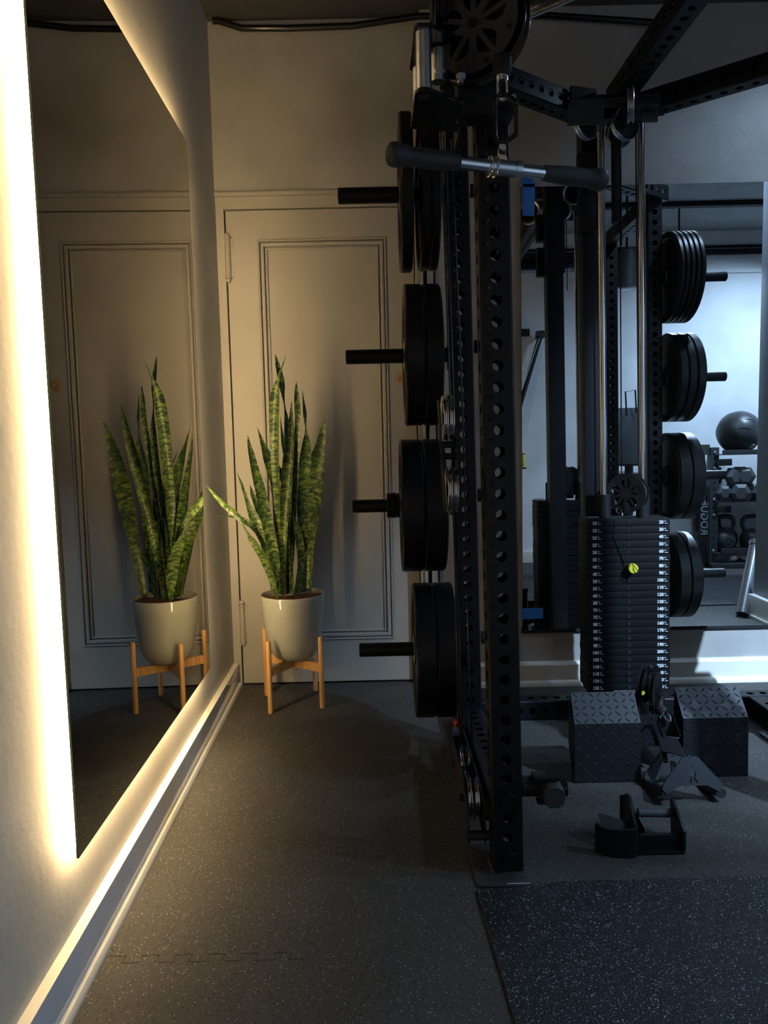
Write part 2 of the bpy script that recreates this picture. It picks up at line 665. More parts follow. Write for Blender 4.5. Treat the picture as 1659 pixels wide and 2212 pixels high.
def corner_tubes(mb, length, z0=0, w=TW):
    """rounded corner strips of a square tube running along local Z"""
    h = w / 2; r = .0065; t = .005
    for sx, sy in ((1, 1), (-1, 1), (-1, -1), (1, -1)):
        bm = bmesh.new()
        cx, cy = sx * (h - r), sy * (h - r)
        prof = [(cx + r * math.cos(a) * sx, cy + r * math.sin(a) * sy) for a in [PI / 2 * i / 4 for i in range(5)]]
        prof += [(cx, cy)]
        a = [bm.verts.new((x, y, z0)) for x, y in prof]
        b = [bm.verts.new((x, y, length)) for x, y in prof]
        bm.faces.new(a); bm.faces.new(b)
        for i in range(len(prof)):
            j = (i + 1) % len(prof)
            bm.faces.new((a[i], a[j], b[j], b[i]))
        bmesh.ops.recalc_face_normals(bm, faces=bm.faces)
        mb.add(bm)


H_UP = 2.335
_faces = {}


def upright_mesh():
    mb = MB()
    nf = numbered_face(H_UP, -3, 40, 1, 40)
    h = TW / 2 - .0025
    mb.addmesh(nf, face_mx((0, -h, 0), (1, 0, 0), (0, 0, 1)))
    mb.addmesh(nf, face_mx((0, h, 0), (-1, 0, 0), (0, 0, 1)))
    zs = [hole_z(n) for n in range(-3, 41)]
    pf = plain_face(H_UP, zs, z0=.008)
    mb.addmesh(pf, face_mx((-h, 0, 0), (0, -1, 0), (0, 0, 1)))
    mb.addmesh(pf, face_mx((h, 0, 0), (0, 1, 0), (0, 0, 1)))
    corner_tubes(mb, H_UP, .008)
    return mb


def beam_mesh(p, q, holes=True, up=(0, 0, 1), start=.045, w=TW):
    """3x3 tube from p to q with holes on all faces"""
    p = Vector(p); q = Vector(q)
    L = (q - p).length
    mb = MB()
    zs = []
    if holes:
        z = start
        while z < L - .03:
            zs.append(z); z += PITCHZ
    pf = plain_face(L, zs, width=w)
    h = w / 2 - .0025
    for o_, u in (((0, -h, 0), (1, 0, 0)), ((0, h, 0), (-1, 0, 0)), ((-h, 0, 0), (0, -1, 0)), ((h, 0, 0), (0, 1, 0))):
        mb.addmesh(pf, face_mx(o_, u, (0, 0, 1)))
    corner_tubes(mb, L, 0, w)
    z_ = (q - p).normalized(); x_ = Vector(up).cross(z_).normalized(); y_ = z_.cross(x_)
    mx = Matrix.Translation(p) @ Matrix((x_, y_, z_)).transposed().to_4x4()
    bmesh.ops.transform(mb.bm, matrix=mx, verts=mb.bm.verts)
    return mb


def hexbolt(mb, c, axis, r=.019, h=.012, washer=.027):
    c = Vector(c); a = Vector(axis).normalized()
    if washer: mb.cyl(c, c + a * .003, washer, seg=32)
    mb.cyl(c + a * .003, c + a * (.003 + h), r, r * .93, seg=6)
    return mb


# =================================================================== ROOM
LW_ANG = .0234
LW_O = Vector((-.5845, 0, 0))


def lw(mb):     # left-wall frame: x into the room, y along the wall
    bmesh.ops.transform(mb.bm, matrix=Matrix.Translation(LW_O) @ Matrix.Rotation(LW_ANG, 4, 'Z'), verts=mb.bm.verts)
    return mb


CEIL = 2.87
YB = 3.31       # door wall
YR = 3.235      # wall beside the door
XR = 4.2
YF = -.14       # wall behind the camera
struct('floor', MB().box((-.9, YF - .1, -.05), (XR + .1, YB + .12, 0)), M['floor'], smooth=0)
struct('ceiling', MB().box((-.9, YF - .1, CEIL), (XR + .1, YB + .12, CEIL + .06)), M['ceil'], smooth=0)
mb = MB().box((-.136, -.3, 0), (-.036, YB + .11, CEIL + .02))
struct('wall_left', lw(mb), M['plaster'], smooth=0)
struct('wall_right', MB().box((XR, YF, 0), (XR + .1, YB + .1, CEIL + .02)), M['wallfar'], smooth=0)
mb = MB().box((-.9, YF - .1, 0), (XR + .1, YF, CEIL + .02))
struct('wall_front', mb, M['wallfar'], smooth=0)
# back wall with the doorway: plaster above the lintel, wall to the right
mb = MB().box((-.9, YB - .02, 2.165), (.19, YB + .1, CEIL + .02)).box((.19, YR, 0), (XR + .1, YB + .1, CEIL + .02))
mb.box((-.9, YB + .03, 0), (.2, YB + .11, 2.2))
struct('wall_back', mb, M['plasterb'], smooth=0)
# door frame
mb = MB().box((-.80, YB - .012, 0), (-.663, YB + .06, 2.108)).box((-.80, YB - .012, 2.108), (.158, YB + .06, 2.175))
mb.box((-.80, YB - .030, 2.158), (.192, YB, 2.176), .004)
struct('trim_1', mb, M['door'])
mb = MB()
mb.box((.158, YB - .075, 0), (.243, YB + .06, 2.165), .003).box((.175, YB - .087, 0), (.189, YB - .07, 2.165), .004).box((.205, YB - .092, 0), (.232, YB - .07, 2.165), .006)
struct('trim_2', mb, M['door'])
# door leaf with raised moulding
dl, dr_, dz = -.657, .153, 2.103
mb = MB()
yd = YB - .004
px0, px1, pz0, pz1 = -.525, .035, .205, 1.980
mb.box((dl, yd, .012), (px0, YB + .035, dz)).box((px1, yd, .012), (dr_, YB + .035, dz)).box((px0, yd, .012), (px1, YB + .035, pz0)).box((px0, yd, pz1), (px1, YB + .035, dz))
mb.box((px0, yd + .012, pz0), (px1, YB + .035, pz1))
door = struct('door_1', mb, M['door'])
mb = MB()


def frame_ring(mb, x0, x1, z0, z1, y, wdt, d):
    prof = [(0, 0), (.12, .7), (.35, 1), (.65, 1), (.88, .7), (1, 0)]
    bm = bmesh.new()
    loops = []
    for o_, h_ in prof:
        e = wdt * o_
        loops.append([bm.verts.new((x_, y - d * h_ + (.004 if h_ == 0 else 0), z_)) for x_, z_ in ((x0 + e, z0 + e), (x1 - e, z0 + e), (x1 - e, z1 - e), (x0 + e, z1 - e))])
    for a, b in zip(loops, loops[1:]):
        for i in range(4):
            j = (i + 1) % 4
            bm.faces.new((a[i], a[j], b[j], b[i]))
    bmesh.ops.recalc_face_normals(bm, faces=bm.faces)
    mb.add(bm)


frame_ring(mb, px0, px1, pz0, pz1, yd, .010, .007)
frame_ring(mb, px0 + .012, px1 - .012, pz0 + .012, pz1 - .012, yd + .002, .018, .007)
frame_ring(mb, px0 + .034, px1 - .034, pz0 + .034, pz1 - .034, yd + .010, .010, .006)
mb.build('panel_moulding', M['door'], door)
for zc in (1.905, .292):
    mb = MB().cyl((-.652, yd - .008, zc - .085), (-.652, yd - .008, zc + .085), .0125, seg=16)
    mb.sphere((-.652, yd - .008, zc + .095), .011).sphere((-.652, yd - .008, zc - .095), .011).cyl((-.652, yd - .008, zc + .083), (-.652, yd - .008, zc + .089), .015).cyl((-.652, yd - .008, zc - .089), (-.652, yd - .008, zc - .083), .015)
    mb.box((-.652, yd - .004, zc - .083), (-.628, yd + .003, zc + .083), .001)
    mb.build('door_hinge', M['door'], door)
kc = Vector((.088, yd, 1.372))
rose = MB().lathe([(0, .006), (.016, .006), (.026, .003), (.027, -.001)], face_mx(kc, (1, 0, 0), (0, 0, 1)), 24).build('keyhole_rose', M['wood'], door)
MB().lathe([(0, .012), (.009, .011), (.012, .006), (.013, .0)], face_mx(kc + Vector((.001, 0, 0)), (1, 0, 0), (0, 0, 1)), 16).box(kc + Vector((-.002, -.017, -.006)), kc + Vector((.004, -.008, .008)), .001).cyl(kc + Vector((.012, -.007, -.020)), kc + Vector((.012, -.002, -.020)), .003).build('spindle', M['brass'], rose)
# skirtings
mb = MB().prism([(YR - .022, 0), (YR - .022, .092), (YR - .012, .104), (YR + .002, .106), (YR + .002, 0)], 'x', .245, XR)
mb.prism([(YR - .040, 0), (YR - .038, .012), (YR - .030, .022), (YR - .020, .026), (YR - .02, 0)], 'x', .245, XR)
struct('baseboard_back', mb, M['trim'])
mb = MB().box((-.04, -.25, .0), (-.013, YB - .02, .109), .0015)
struct('baseboard_left', lw(mb), M['skirt'])
mb = MB().box((-.038, -.25, .109), (-.0125, YB - .02, .1105), .0005)
struct('trim_3', lw(mb), M['quarter'])
mb = MB().prism([(-.014, 0), (0, 0), (-.0005, .010), (-.005, .019), (-.014, .022)], 'y', -.25, YB - .02)
struct('trim_4', lw(mb), M['quarter'])
struct('baseboard_front', MB().box((-.6, YF, 0), (XR, YF + .02, .10), .003), M['trim'])
# ledge and dark battens high on the wall behind the camera (seen in the mirror)
mb = MB().box((.6, YF, 2.655), (XR, YF + .035, 2.70), .006).box((.6, YF, 2.715), (XR, YF + .02, 2.735), .004)
struct('trim_5', mb, M['blackmatte'])
struct('trim_6', MB().box((1.0, YF, 2.50), (XR, YF + .02, 2.535), .006), M['wallfar'])
mb = MB().box((1.3, .62, CEIL - .045), (XR, .68, CEIL - .008), .004)
struct('trim_7', mb, M['blackmatte'])
SEAM_Y = (1.503, 1.481)
# puzzle seam of the rubber tiles
seam = MB()
x = -.612
ya_, yb2 = SEAM_Y
k = 0
while x < -.20:
    a, b = (ya_, yb2) if k % 2 == 0 else (yb2, ya_)
    seam.box((x - .002, a - .0006, -.0008), (x + .0375, a + .0006, .0006))
    if k % 2 == 0: seam.rbox((x + .0345, (a + b) / 2, 0), (.0012, abs(a - b), .0012), (0, 0, -.18))
    else: seam.rbox((x + .0375, (a + b) / 2, 0), (.0012, abs(a - b), .0012), (0, 0, .18))
    x += .0355; k += 1
fl = bpy.data.objects['floor']
seam.build('tile_seam', M['dark'], fl, smooth=0)
# pillar on the right with its plinth, seen in the mirror
pl = struct('wall_pillar', MB().box((2.235, 2.02, 0), (2.85, 2.34, CEIL), .002), M['pillar'])
struct('baseboard_pillar', MB().box((2.195, 1.99, 0), (2.88, 2.37, .135), .003).box((2.18, 1.97, 0), (2.9, 2.39, .02), .004), M['trim'])
# cable hose along the ceiling corner and small hook
tp = [at(x_, y_, 3.24) for x_, y_ in ((455, -2), (470, 38), (520, 55), (620, 55), (760, 50), (900, 46), (1040, 43), (1180, 44), (1300, 52), (1420, 60))]
tp = [Vector((p.x, YR - .03 if i > 4 else YB - .05, min(p.z, CEIL - .014))) for i, p in enumerate(tp)]
tag(MB().tube(tp, .013, 12).build('cable_hose', M['blacksmooth']), 'black hose running along the ceiling corner above the door wall', 'hose')
hk = at(452, 12, 2.95)
hk.z = CEIL - .012
mb = MB().cyl(hk + Vector((-.012, -.02, 0)), hk + Vector((.014, .02, 0)), .007).cyl(hk + Vector((.0, -.0, .0)), hk + Vector((0, 0, .014)), .004)
tag(mb.build('ceiling_clip', M['steel']), 'small pale metal clip on the black ceiling near the left corner', 'clip')
# downlight can at the top right corner
t = empty('ceiling_light', (1.80, 2.86, 2.75), 'small cool downlight can under the ceiling at the upper right', 'ceiling light')
MB().lathe([(.055, .0), (.055, .12), (.0, .12)], Matrix.Translation((1.80, 2.86, 2.75))).lathe([(.055, 0), (.050, 0), (.050, .10)], Matrix.Translation((1.80, 2.86, 2.75))).build('housing', M['greyplate'], t)
t = empty('spotlight', (2.30, .65, 2.45), 'small dark ceiling spotlight behind the right plates, pointed at the rack', 'spotlight')
sd2 = (Vector((1.62, 3.2, .12)) - Vector((2.30, .65, 2.45))).normalized()
smx2 = Matrix.Translation(Vector((2.30, .65, 2.45)) - sd2 * .06) @ (-sd2).to_track_quat('Z', 'Y').to_matrix().to_4x4()
MB().lathe([(0, .06), (.040, .06), (.045, .05), (.046, -.075), (.042, -.075), (.040, -.03), (0, -.03)], smx2, 32).build('housing', M['greyplate'], t)
MB().cyl(Vector((2.30, .65, 2.45)) - sd2 * .08, (2.30 , .62, CEIL), .007).build('hanger', M['blackmatte'], t)
# lamp over the far part
t = empty('ceiling_light', (3.35, .95, 2.72), 'flat cool ceiling lamp over the far gym corner behind the camera', 'ceiling light')
MB().box((3.02, .78, 2.72), (3.68, 1.12, 2.80), .01).build('housing', M['greyplate'], t)

t = empty('ceiling_light', (2.05, 1.75, 2.85), 'round can of an added fill light between the rack and the grey pillar', 'ceiling light')  # can added around the wall fill light
MB().lathe([(.050, -.05), (.062, -.05), (.062, .02), (.050, .02), (.050, -.05)], Matrix.Translation((2.05, 1.75, 2.85))).build('housing', M['greyplate'], t)
struct('ceiling_lit_panel', MB().box((1.25, YF, CEIL - .008), (XR, 1.68, CEIL)), M['ceil_lit'], smooth=0)  # thin added sheet, its lighter colour stands in for lamplight on the ceiling
# =================================================================== WALL MIRROR WITH LED RING
t = empty('backlit_mirror', (-.62, 2.0, .28), 'tall wall mirror glowing warm from LED strips behind its edges', 'mirror')
Y0, Y1, Z0, Z1 = 1.405, 2.665, .279, 2.138
mb = lw(MB().box((-.0085, Y0, Z0), (-.004, Y1, Z1)))
g = mb.build('mirror_glass', M['mirroredge'], t, smooth=0, mats=[M['mirrorw']])
for p in g.data.polygons:
    if p.normal.x > .9: p.material_index = 1
IN = .013
lw(MB().box((-.0095, Y0 + .004, Z0 + .004), (-.0085, Y1 - .004, Z1 - .004))).build('backing_frame', M['blackmatte'], t, smooth=0)
for nm, a, b in (('n', (-.036, Y0 + IN, Z0 + IN), (-.0095, Y0 + IN + .006, Z1 - IN)), ('f', (-.036, Y1 - IN - .006, Z0 + IN), (-.0095, Y1 - IN, Z1 - IN)),
                 ('b', (-.036, Y0 + IN + .006, Z0 + IN), (-.0095, Y1 - IN - .006, Z0 + IN + .006)), ('t', (-.036, Y0 + IN + .006, Z1 - IN - .006), (-.0095, Y1 - IN - .006, Z1 - IN))):
    lw(MB().box(a, b)).build('led_strip', M['led'], t, smooth=0)

# =================================================================== BACK MIRROR AND TAPE
t = empty('gym_mirror', (1.4, 3.22, .25), 'large frameless gym mirror on the back wall behind the rack', 'mirror')
mb = MB().box((.605, YM, .252), (3.2, YM + .009, 2.150))
g = mb.build('mirror_glass', M['mirroredge'], t, smooth=0, mats=[M['mirror']])
for p in g.data.polygons:
    if p.normal.y < -.9: p.material_index = 1
MB().box((.60, YM - .002, .236), (3.2, YR, .252), .001).build('bottom_rail', M['blackmatte'], t)
mb = MB().rbox((.638, YM - .0015, 2.10), (.050, .002, .135), (0, .03, 0)).rbox((.634, YR - .0015 - .002, 2.195), (.050, .002, .09), (0, .03, 0)).rbox((.637, YM + .0005, 2.155), (.050, .006, .012), (0, .03, 0))
tag(mb.build('masking_tape', M['bluetape'], smooth=0), 'blue masking tape strip holding the top left edge of the gym mirror', 'tape', None)
mb = MB().rbox((.648, YM - .004, .325), (.092, .003, .046), (0, -.01, .05)).rbox((.601, YM + .002, .325), (.006, .014, .046))
tag(mb.build('masking_tape', M['bluetape'], smooth=0), 'blue masking tape strip near the bottom left edge of the gym mirror', 'tape', None)

# =================================================================== PLANT AND STAND
PC = Vector((-.4025, 3.08, 0))
feet = [Vector((-.481, 2.943, 0)), Vector((-.274, 2.995, 0)), Vector((-.322, 3.214, 0)), Vector((-.531, 3.166, 0))]
t = empty('plant_stand', PC, 'bamboo four-legged plant stand under the grey pot', 'plant stand')
for f in feet:
    MB().lathe([(0, 0), (.0095, 0), (.0105, .002), (.0105, .297), (.0095, .30), (0, .30)], Matrix.Translation(f), 20).build('leg', M['bamboo'], t)
for a, b, z in ((0, 2, .172), (1, 3, .172)):
    d = feet[b] - feet[a]
    ang = math.atan2(d.y, d.x)
    c = (feet[a] + feet[b]) / 2
    if a == 0:
        MB().rbox(c + Vector((0, 0, z)), (d.length - .018, .018, .036), (0, 0, ang), .001).build('crossbar', M['bamboo'], t)
    else:
        mb = MB()
        for sgn in (-1, 1):
            L = (d.length / 2 - .009 - .0095)
            mb.rbox(c + d.normalized() * sgn * (.0095 + L / 2) + Vector((0, 0, z)), (L, .018, .036), (0, 0, ang), .001)
        mb.build('crossbar', M['bamboo'], t)
PB = Vector((-.392, 3.080, 0))
pot = empty('potted_snake_plant', PB + Vector((0, 0, .19)), 'tall banded snake plant in a glossy sage grey pot on a bamboo stand', 'potted plant')
prof = [(0, .1905), (.055, .1905), (.068, .1935), (.085, .205), (.101, .228), (.112, .262), (.122, .32), (.129, .38), (.1335, .43), (.1355, .462), (.1350, .467), (.1325, .469), (.1300, .467), (.129, .455), (.126, .43), (0, .43)]
MB().lathe(prof, Matrix.Translation(PB), 64).build('pot', M['pot'], pot, smooth=50)
mb = MB()
bm = mb.bm
rings = []
for i in range(13):
    r = .1255 * i / 12
    row = []
    for k in range(40):
        a = 2 * PI * k / 40
        h = .445 + .010 * math.sin(a * 2 + 1) * (i / 12) + random.uniform(-.003, .003) + .018 * math.exp(-((r * math.cos(a) - .04) ** 2 + (r * math.sin(a) + .02) ** 2) / .0016)
        row.append(bm.verts.new((PB.x + r * math.cos(a), PB.y + r * math.sin(a), h)) if i else None)
    rings.append(row)
c0 = bm.verts.new((PB.x, PB.y, .447))
for i in range(1, 13):
    for k in range(40):
        j = (k + 1) % 40
        if i == 1: bm.faces.new((c0, rings[1][k], rings[1][j]))
        else: bm.faces.new((rings[i - 1][k], rings[i][k], rings[i][j], rings[i - 1][j]))
mb.build('soil', M['soil'], pot, smooth=60)


def catmull(P, n):
    out = []
    m_ = len(P)
    for i in range(m_ - 1):
        p0, p1, p2, p3 = P[max(i - 1, 0)], P[i], P[i + 1], P[min(i + 2, m_ - 1)]
        for k in range(n):
            t_ = k / n
            out.append([.5 * ((2 * b) + (-a + c) * t_ + (2 * a - 5 * b + 4 * c - d) * t_ * t_ + (-a + 3 * b - 3 * c + d) * t_ ** 3) for a, b, c, d in zip(p0, p1, p2, p3)])
    out.append(list(P[-1]))
    return out


def leaf(pts, yb, yt, ang, cup=.35):
    """pts: picture points of the centre line and widths (in 1164/300 px), ang: how far the blade turns from facing the camera"""
    P = []
    z0 = pts[0][1]; z1 = pts[-1][1]
    for x_, y_, w_ in pts:
        f = (y_ - z0) / (z1 - z0) if z1 != z0 else 0
        Y = yb + (yt - yb) * f
        p = at(440 + x_ * .25773, 740 + y_ * .25773, Y)
        P.append((p.x, p.y, p.z, w_ * .25773 / FPX * Y / max(.5, math.cos(ang))))
    P = catmull(P, 7)
    mb = MB(); bm = mb.bm
    uvl = bm.loops.layers.uv.new('UVMap')
    L = 0
    rows = []
    prev = None
    for i, (x_, y_, z_, w_) in enumerate(P):
        p = Vector((x_, y_, z_))
        if prev is not None: L += (p - prev).length
        prev = p
        q = Vector(P[min(i + 1, len(P) - 1)][:3]); q0 = Vector(P[max(i - 1, 0)][:3])
        tg = (q - q0).normalized()
        a = ang + .25 * math.sin(i * .13 + ang * 5)
        side = Vector((math.cos(a), math.sin(a), 0))
        side = (side - tg * side.dot(tg)).normalized()
        nrm = side.cross(tg)
        w_ = max(w_, .0012)
        th = min(.0022, w_ * .25)
        row = []
        us = (-1, -.55, 0, .55, 1)
        for u in us:
            row.append((p + side * (u * w_ / 2) + nrm * (cup * w_ * .5 * (u * u - .4) + th / 2 * (1 - abs(u) ** 3)), (u + 1) / 2))
        for u in us[::-1][1:-1]:
            row.append((p + side * (u * w_ / 2) + nrm * (cup * w_ * .5 * (u * u - .4) - th / 2 * (1 - abs(u) ** 3)), (u + 1) / 2))
        rows.append(([bm.verts.new(c) for c, _ in row], [u for _, u in row], L))
    for (a, ua, la), (b, ub, lb) in zip(rows, rows[1:]):
        n_ = len(a)
        for k in range(n_):
            j = (k + 1) % n_
            f = bm.faces.new((a[k], a[j], b[j], b[k]))
            for lp, uv in zip(f.loops, ((ua[k], la), (ua[j], la), (ub[j], lb), (ub[k], lb))): lp[uvl].uv = uv
    bm.faces.new(rows[0][0]); bm.faces.new(rows[-1][0][::-1])
    return mb.build('leaf', M['leaf'], pot, smooth=60)


LV = [
    ([(650, 2110, 45), (640, 1700, 60), (625, 1300, 80), (605, 900, 85), (598, 600, 82), (602, 450, 72), (618, 350, 42), (645, 240, 14), (668, 175, 12), (692, 100, 2)], 3.10, 2.99, -.6, .5),
    ([(690, 2110, 40), (700, 1500, 55), (712, 1000, 60), (702, 720, 48), (676, 520, 10), (648, 330, 54), (618, 190, 38), (600, 95, 2)], 3.12, 3.02, .5, .35),
    ([(715, 2100, 50), (740, 1500, 65), (765, 1100, 60), (778, 850, 50), (787, 680, 44), (786, 550, 50), (776, 430, 38), (775, 330, 2)], 3.14, 3.06, .3, .4),
    ([(672, 2120, 52), (675, 1800, 62), (680, 1500, 72), (696, 1200, 88), (715, 950, 85), (733, 750, 60), (738, 600, 30), (735, 490, 3)], 2.99, 2.80, -.35, .7),
    ([(838, 2080, 60), (845, 1700, 70), (850, 1350, 78), (846, 1050, 92), (857, 850, 65), (855, 725, 10), (846, 600, 34), (835, 490, 14), (828, 405, 2)], 3.10, 3.09, .5, .4),
    ([(885, 2070, 50), (905, 1700, 75), (930, 1400, 112), (950, 1150, 125), (967, 950, 95), (995, 780, 60), (1022, 650, 22), (1057, 563, 2)], 3.04, 2.95, -.45, .3),
    ([(880, 2060, 45), (885, 1700, 50), (893, 1250, 55), (912, 980, 42), (945, 850, 3)], 3.12, 3.14, .4, .3),
    ([(655, 2090, 32), (625, 1600, 50), (600, 1250, 48), (578, 1090, 82), (535, 970, 76), (490, 840, 38), (450, 715, 2)], 3.12, 3.11, .55, .35),
    ([(660, 2080, 25), (680, 1500, 22), (665, 1190, 26), (632, 1085, 52), (585, 990, 26), (540, 900, 3)], 3.06, 3.08, .7, .3),
    ([(640, 2100, 40), (592, 1800, 70), (530, 1500, 80), (482, 1280, 76), (440, 1120, 70), (402, 960, 55), (380, 860, 30), (370, 775, 2)], 3.06, 3.03, .6, .35),
    ([(630, 2095, 30), (562, 1800, 68), (482, 1600, 76), (415, 1450, 70), (365, 1330, 32), (322, 1200, 22), (280, 1095, 2)], 3.08, 3.08, .45, .4),
    ([(625, 2050, 30), (540, 1700, 60), (462, 1400, 52), (415, 1280, 36), (388, 1195, 2)], 3.12, 3.14, .5, .4),
    ([(618, 2140, 28), (570, 1960, 92), (500, 1790, 100), (420, 1670, 75), (352, 1570, 14), (280, 1450, 60), (180, 1360, 72), (90, 1270, 46), (12, 1185, 2)], 2.98, 2.76, -.5, .3),
    ([(610, 2090, 24), (545, 1850, 30), (492, 1680, 32), (440, 1580, 35), (370, 1510, 42), (300, 1475, 36), (210, 1458, 28), (95, 1450, 2)], 3.06, 2.86, .4, .5),
    ([(770, 2110, 30), (795, 1930, 32), (838, 1800, 56), (885, 1740, 34), (945, 1685, 2)], 3.02, 3.05, .3, .4),
    ([(790, 2100, 40), (815, 1800, 52), (790, 1600, 56), (758, 1480, 30), (740, 1400, 3)], 3.05, 3.10, .6, .4),
    ([(825, 2090, 50), (828, 1600, 70), (806, 1300, 76), (790, 1120, 40), (788, 1010, 3)], 3.15, 3.18, .2, .4),
    ([(700, 2090, 30), (695, 1400, 30), (692, 1000, 34), (665, 850, 34), (650, 720, 16), (643, 620, 2)], 3.16, 3.14, .8, .3),
    ([(640, 2090, 12), (618, 1600, 14), (585, 1300, 12), (512, 1135, 1)], 3.14, 3.15, .5, .3),
    ([(745, 2110, 45), (735, 1800, 55), (730, 1500, 45), (738, 1350, 3)], 3.10, 3.12, -.5, .4),
]
for a in LV: leaf(*a)

# =================================================================== POWER RACK
XL, XRt = .2945, 1.440          # upright centres at the floor
YN, YRr = 1.811, 2.530
rack = empty('power_rack', (.86, 2.2, 0), 'black steel power rack with numbered holes filling the right half', 'power rack')
ume = None
for i, (x_, y_) in enumerate(((XL, YN), (XL - .006, YRr), (XRt, YN), (XRt, YRr))):
    if ume is None:
        u = upright_mesh().build('upright', M['black'], rack, lean=True)
        ume = u.data
    else:
        u = bpy.data.objects.new('upright', ume); COL.objects.link(u); u.parent = rack
    u.location = Vector((x_, y_, 0)) - rack.location
    # foot plate with weld and bolt heads
    fx0, fx1 = (x_ - .088, x_ + .046)
    fp = MB()
    fp.prism([(fx0 + .008, y_ - .095), (fx1 - .012, y_ - .095), (fx1, y_ - .083), (fx1, y_ + .083), (fx1 - .012, y_ + .095), (fx0 + .008, y_ + .095), (fx0, y_ + .087), (fx0, y_ - .087)], 'z', 0.0004, .008, .001)
    f = fp.build('foot_plate', M['greyplate'], rack)
    dk = MB()
    for hx, hy in ((x_ - .066, y_ - .02), (x_ + .030, y_ - .062), (x_ - .066, y_ + .07)):
        dk.cyl((hx, hy, .0078), (hx, hy, .0084), .006, seg=20)
    dk.build('anchor_hole', M['dark'], f)
    wl = MB().tube([(x_ - .041, y_ + .036, .009), (x_ - .041, y_ - .038, .010)], .005, 8)
    wl.sphere((x_ - .041, y_ - .039, .010), .0065).build('weld_bead', M['greyplate'], f)
    for n in ((0, -3) if i == 0 else (3,)):
        z = hole_z(n)
        hb = MB(); hexbolt(hb, (x_, y_ - TW / 2 - .0005, z), (0, -1, 0), .0205, .013, .0300)
        hb.build('hex_bolt', M['blacksmooth'], rack, lean=True)
# beams
def rbeam(name, p, q, **k):
    return beam_mesh(p, q, **k).build(name, M['black'], rack, lean=True)
rbeam('crossmember', (XL, YN + .04, .138), (XL - .004, YRr - .04, .128))
rbeam('crossmember', (XRt, YN + .04, .138), (XRt, YRr - .04, .128))
rbeam('crossmember', (XL, YN + .04, 2.29), (XL - .004, YRr - .04, 2.29))
rbeam('crossmember', (XRt, YN + .04, 2.29), (XRt, YRr - .04, 2.29))
JX, JY = .885, 2.945
ZT = 2.318
rbeam('diagonal_beam', (XL + .02, YRr + .03, ZT + .007), (JX - .04, JY + .0, ZT))
rbeam('diagonal_beam', (XRt + .05, YRr + .0, ZT + .007), (JX + .05, JY + .01, ZT))
rbeam('centre_beam', (.955, 1.20, ZT + .012), (JX + .035, JY - .10, ZT + .012))
rbeam('front_beam', (XL + .04, YN - .62, 2.30), (XRt - .04, YN - .62, 2.30))
rbeam('floor_beam', (.30, 2.838, .0392), (XRt + .9, 2.838, .0392), start=.06)
for a, b in (((XL, 2.575, .0392), (XL, 2.80, .0392)), ((XRt, 2.575, .0392), (XRt, 2.80, .0392))): rbeam('floor_beam', a, b)
# rear mast behind the weight stack
mast = MB().box((.800, 2.885, .079), (.876, 2.961, 2.29), .005)
mast.build('mast', M['black'], rack, lean=True)
# gussets at the junction
g = MB().rbox((.79, 2.82, 2.315), (.105, .012, .09), (0, 0, .30), .002).rbox((1.045, 2.86, 2.315), (.105, .012, .09), (0, 0, -.25), .002)
g.box((.80, 2.70, 2.255), (1.02, 2.90, 2.272), .002)
g.cyl((.886, 2.60, 2.33), (.872, 2.60, 2.33), .016, seg=6).cyl((.890, 2.42, 2.33), (.876, 2.42, 2.33), .016, seg=6)
for pa_, pb2 in (((1226, 214), (1302, 268)), ((1384, 205), (1420, 262))):
    a_, b_ = at(*pa_, 2.655), at(*pb2, 2.655)
    g.prism([(a_.x + .012 + LEAN * 2.3, a_.z), (b_.x + LEAN * 2.3, a_.z), (b_.x + LEAN * 2.3, b_.z), (a_.x + LEAN * 2.3, b_.z), (a_.x + LEAN * 2.3, a_.z - .03)], 'y', 2.655, 2.665, .001)
g.build('gusset_plate', M['greyplate'], rack, lean=True)
b = MB()
for px_, py_ in ((1132, 212), (1157, 222), (1178, 230), (1195, 238), (1214, 247), (1232, 255), (1249, 262)):
    pass
# pull-up bars
MB().cyl((XL + .03, 1.62, 2.16), (XRt - .03, 1.62, 2.16), .016).build('pull_up_bar', M['steel'], rack, lean=True)
p1 = at(1085, 50, 1.95); p2 = at(1300, -42, 1.75)
MB().cyl(p1 - (p2 - p1) * .12, p1 + (p2 - p1) * 2.4, .0155).build('grip_bar', M['steel'], rack)
# plate pegs
PEG = [(-.124, 2.44, 1.875, .025), (-.114, 2.47, 1.373, .0235), (-.107, 2.53, .876, .0225), (-.095, 2.49, .384, .0235)]
for x0, y_, z, r in PEG:
    MB().lathe([(0, 0), (r - .002, 0), (r, .002), (r, XL - .045 - x0), (0, XL - .045 - x0)], face_mx((x0, y_, z), (0, 1, 0), (0, 0, 1)), 28).lathe([(0, 0), (.037, 0), (.037, .012), (0, .012)], face_mx((.226, y_, z), (0, 1, 0), (0, 0, 1)), 28).build('plate_peg', M['black'], rack)
    MB().box((XL - TW / 2 - .012, min(y_, YRr) - .03, z - .04), (XL - TW / 2 + LEAN * 0 - .0005, YRr + .038, z + .04), .003).build('peg_bracket', M['black'], rack, lean=True)
    nb = MB().lathe([(0, .014), (.018, .014), (.022, .010), (.022, 0), (0, 0)], face_mx((XL + TW / 2 - LEAN * z, YRr - .02, z + .03), (0, 1, 0), (0, 0, 1)), 20)
    nb.build('peg_nut', M['black'], rack)

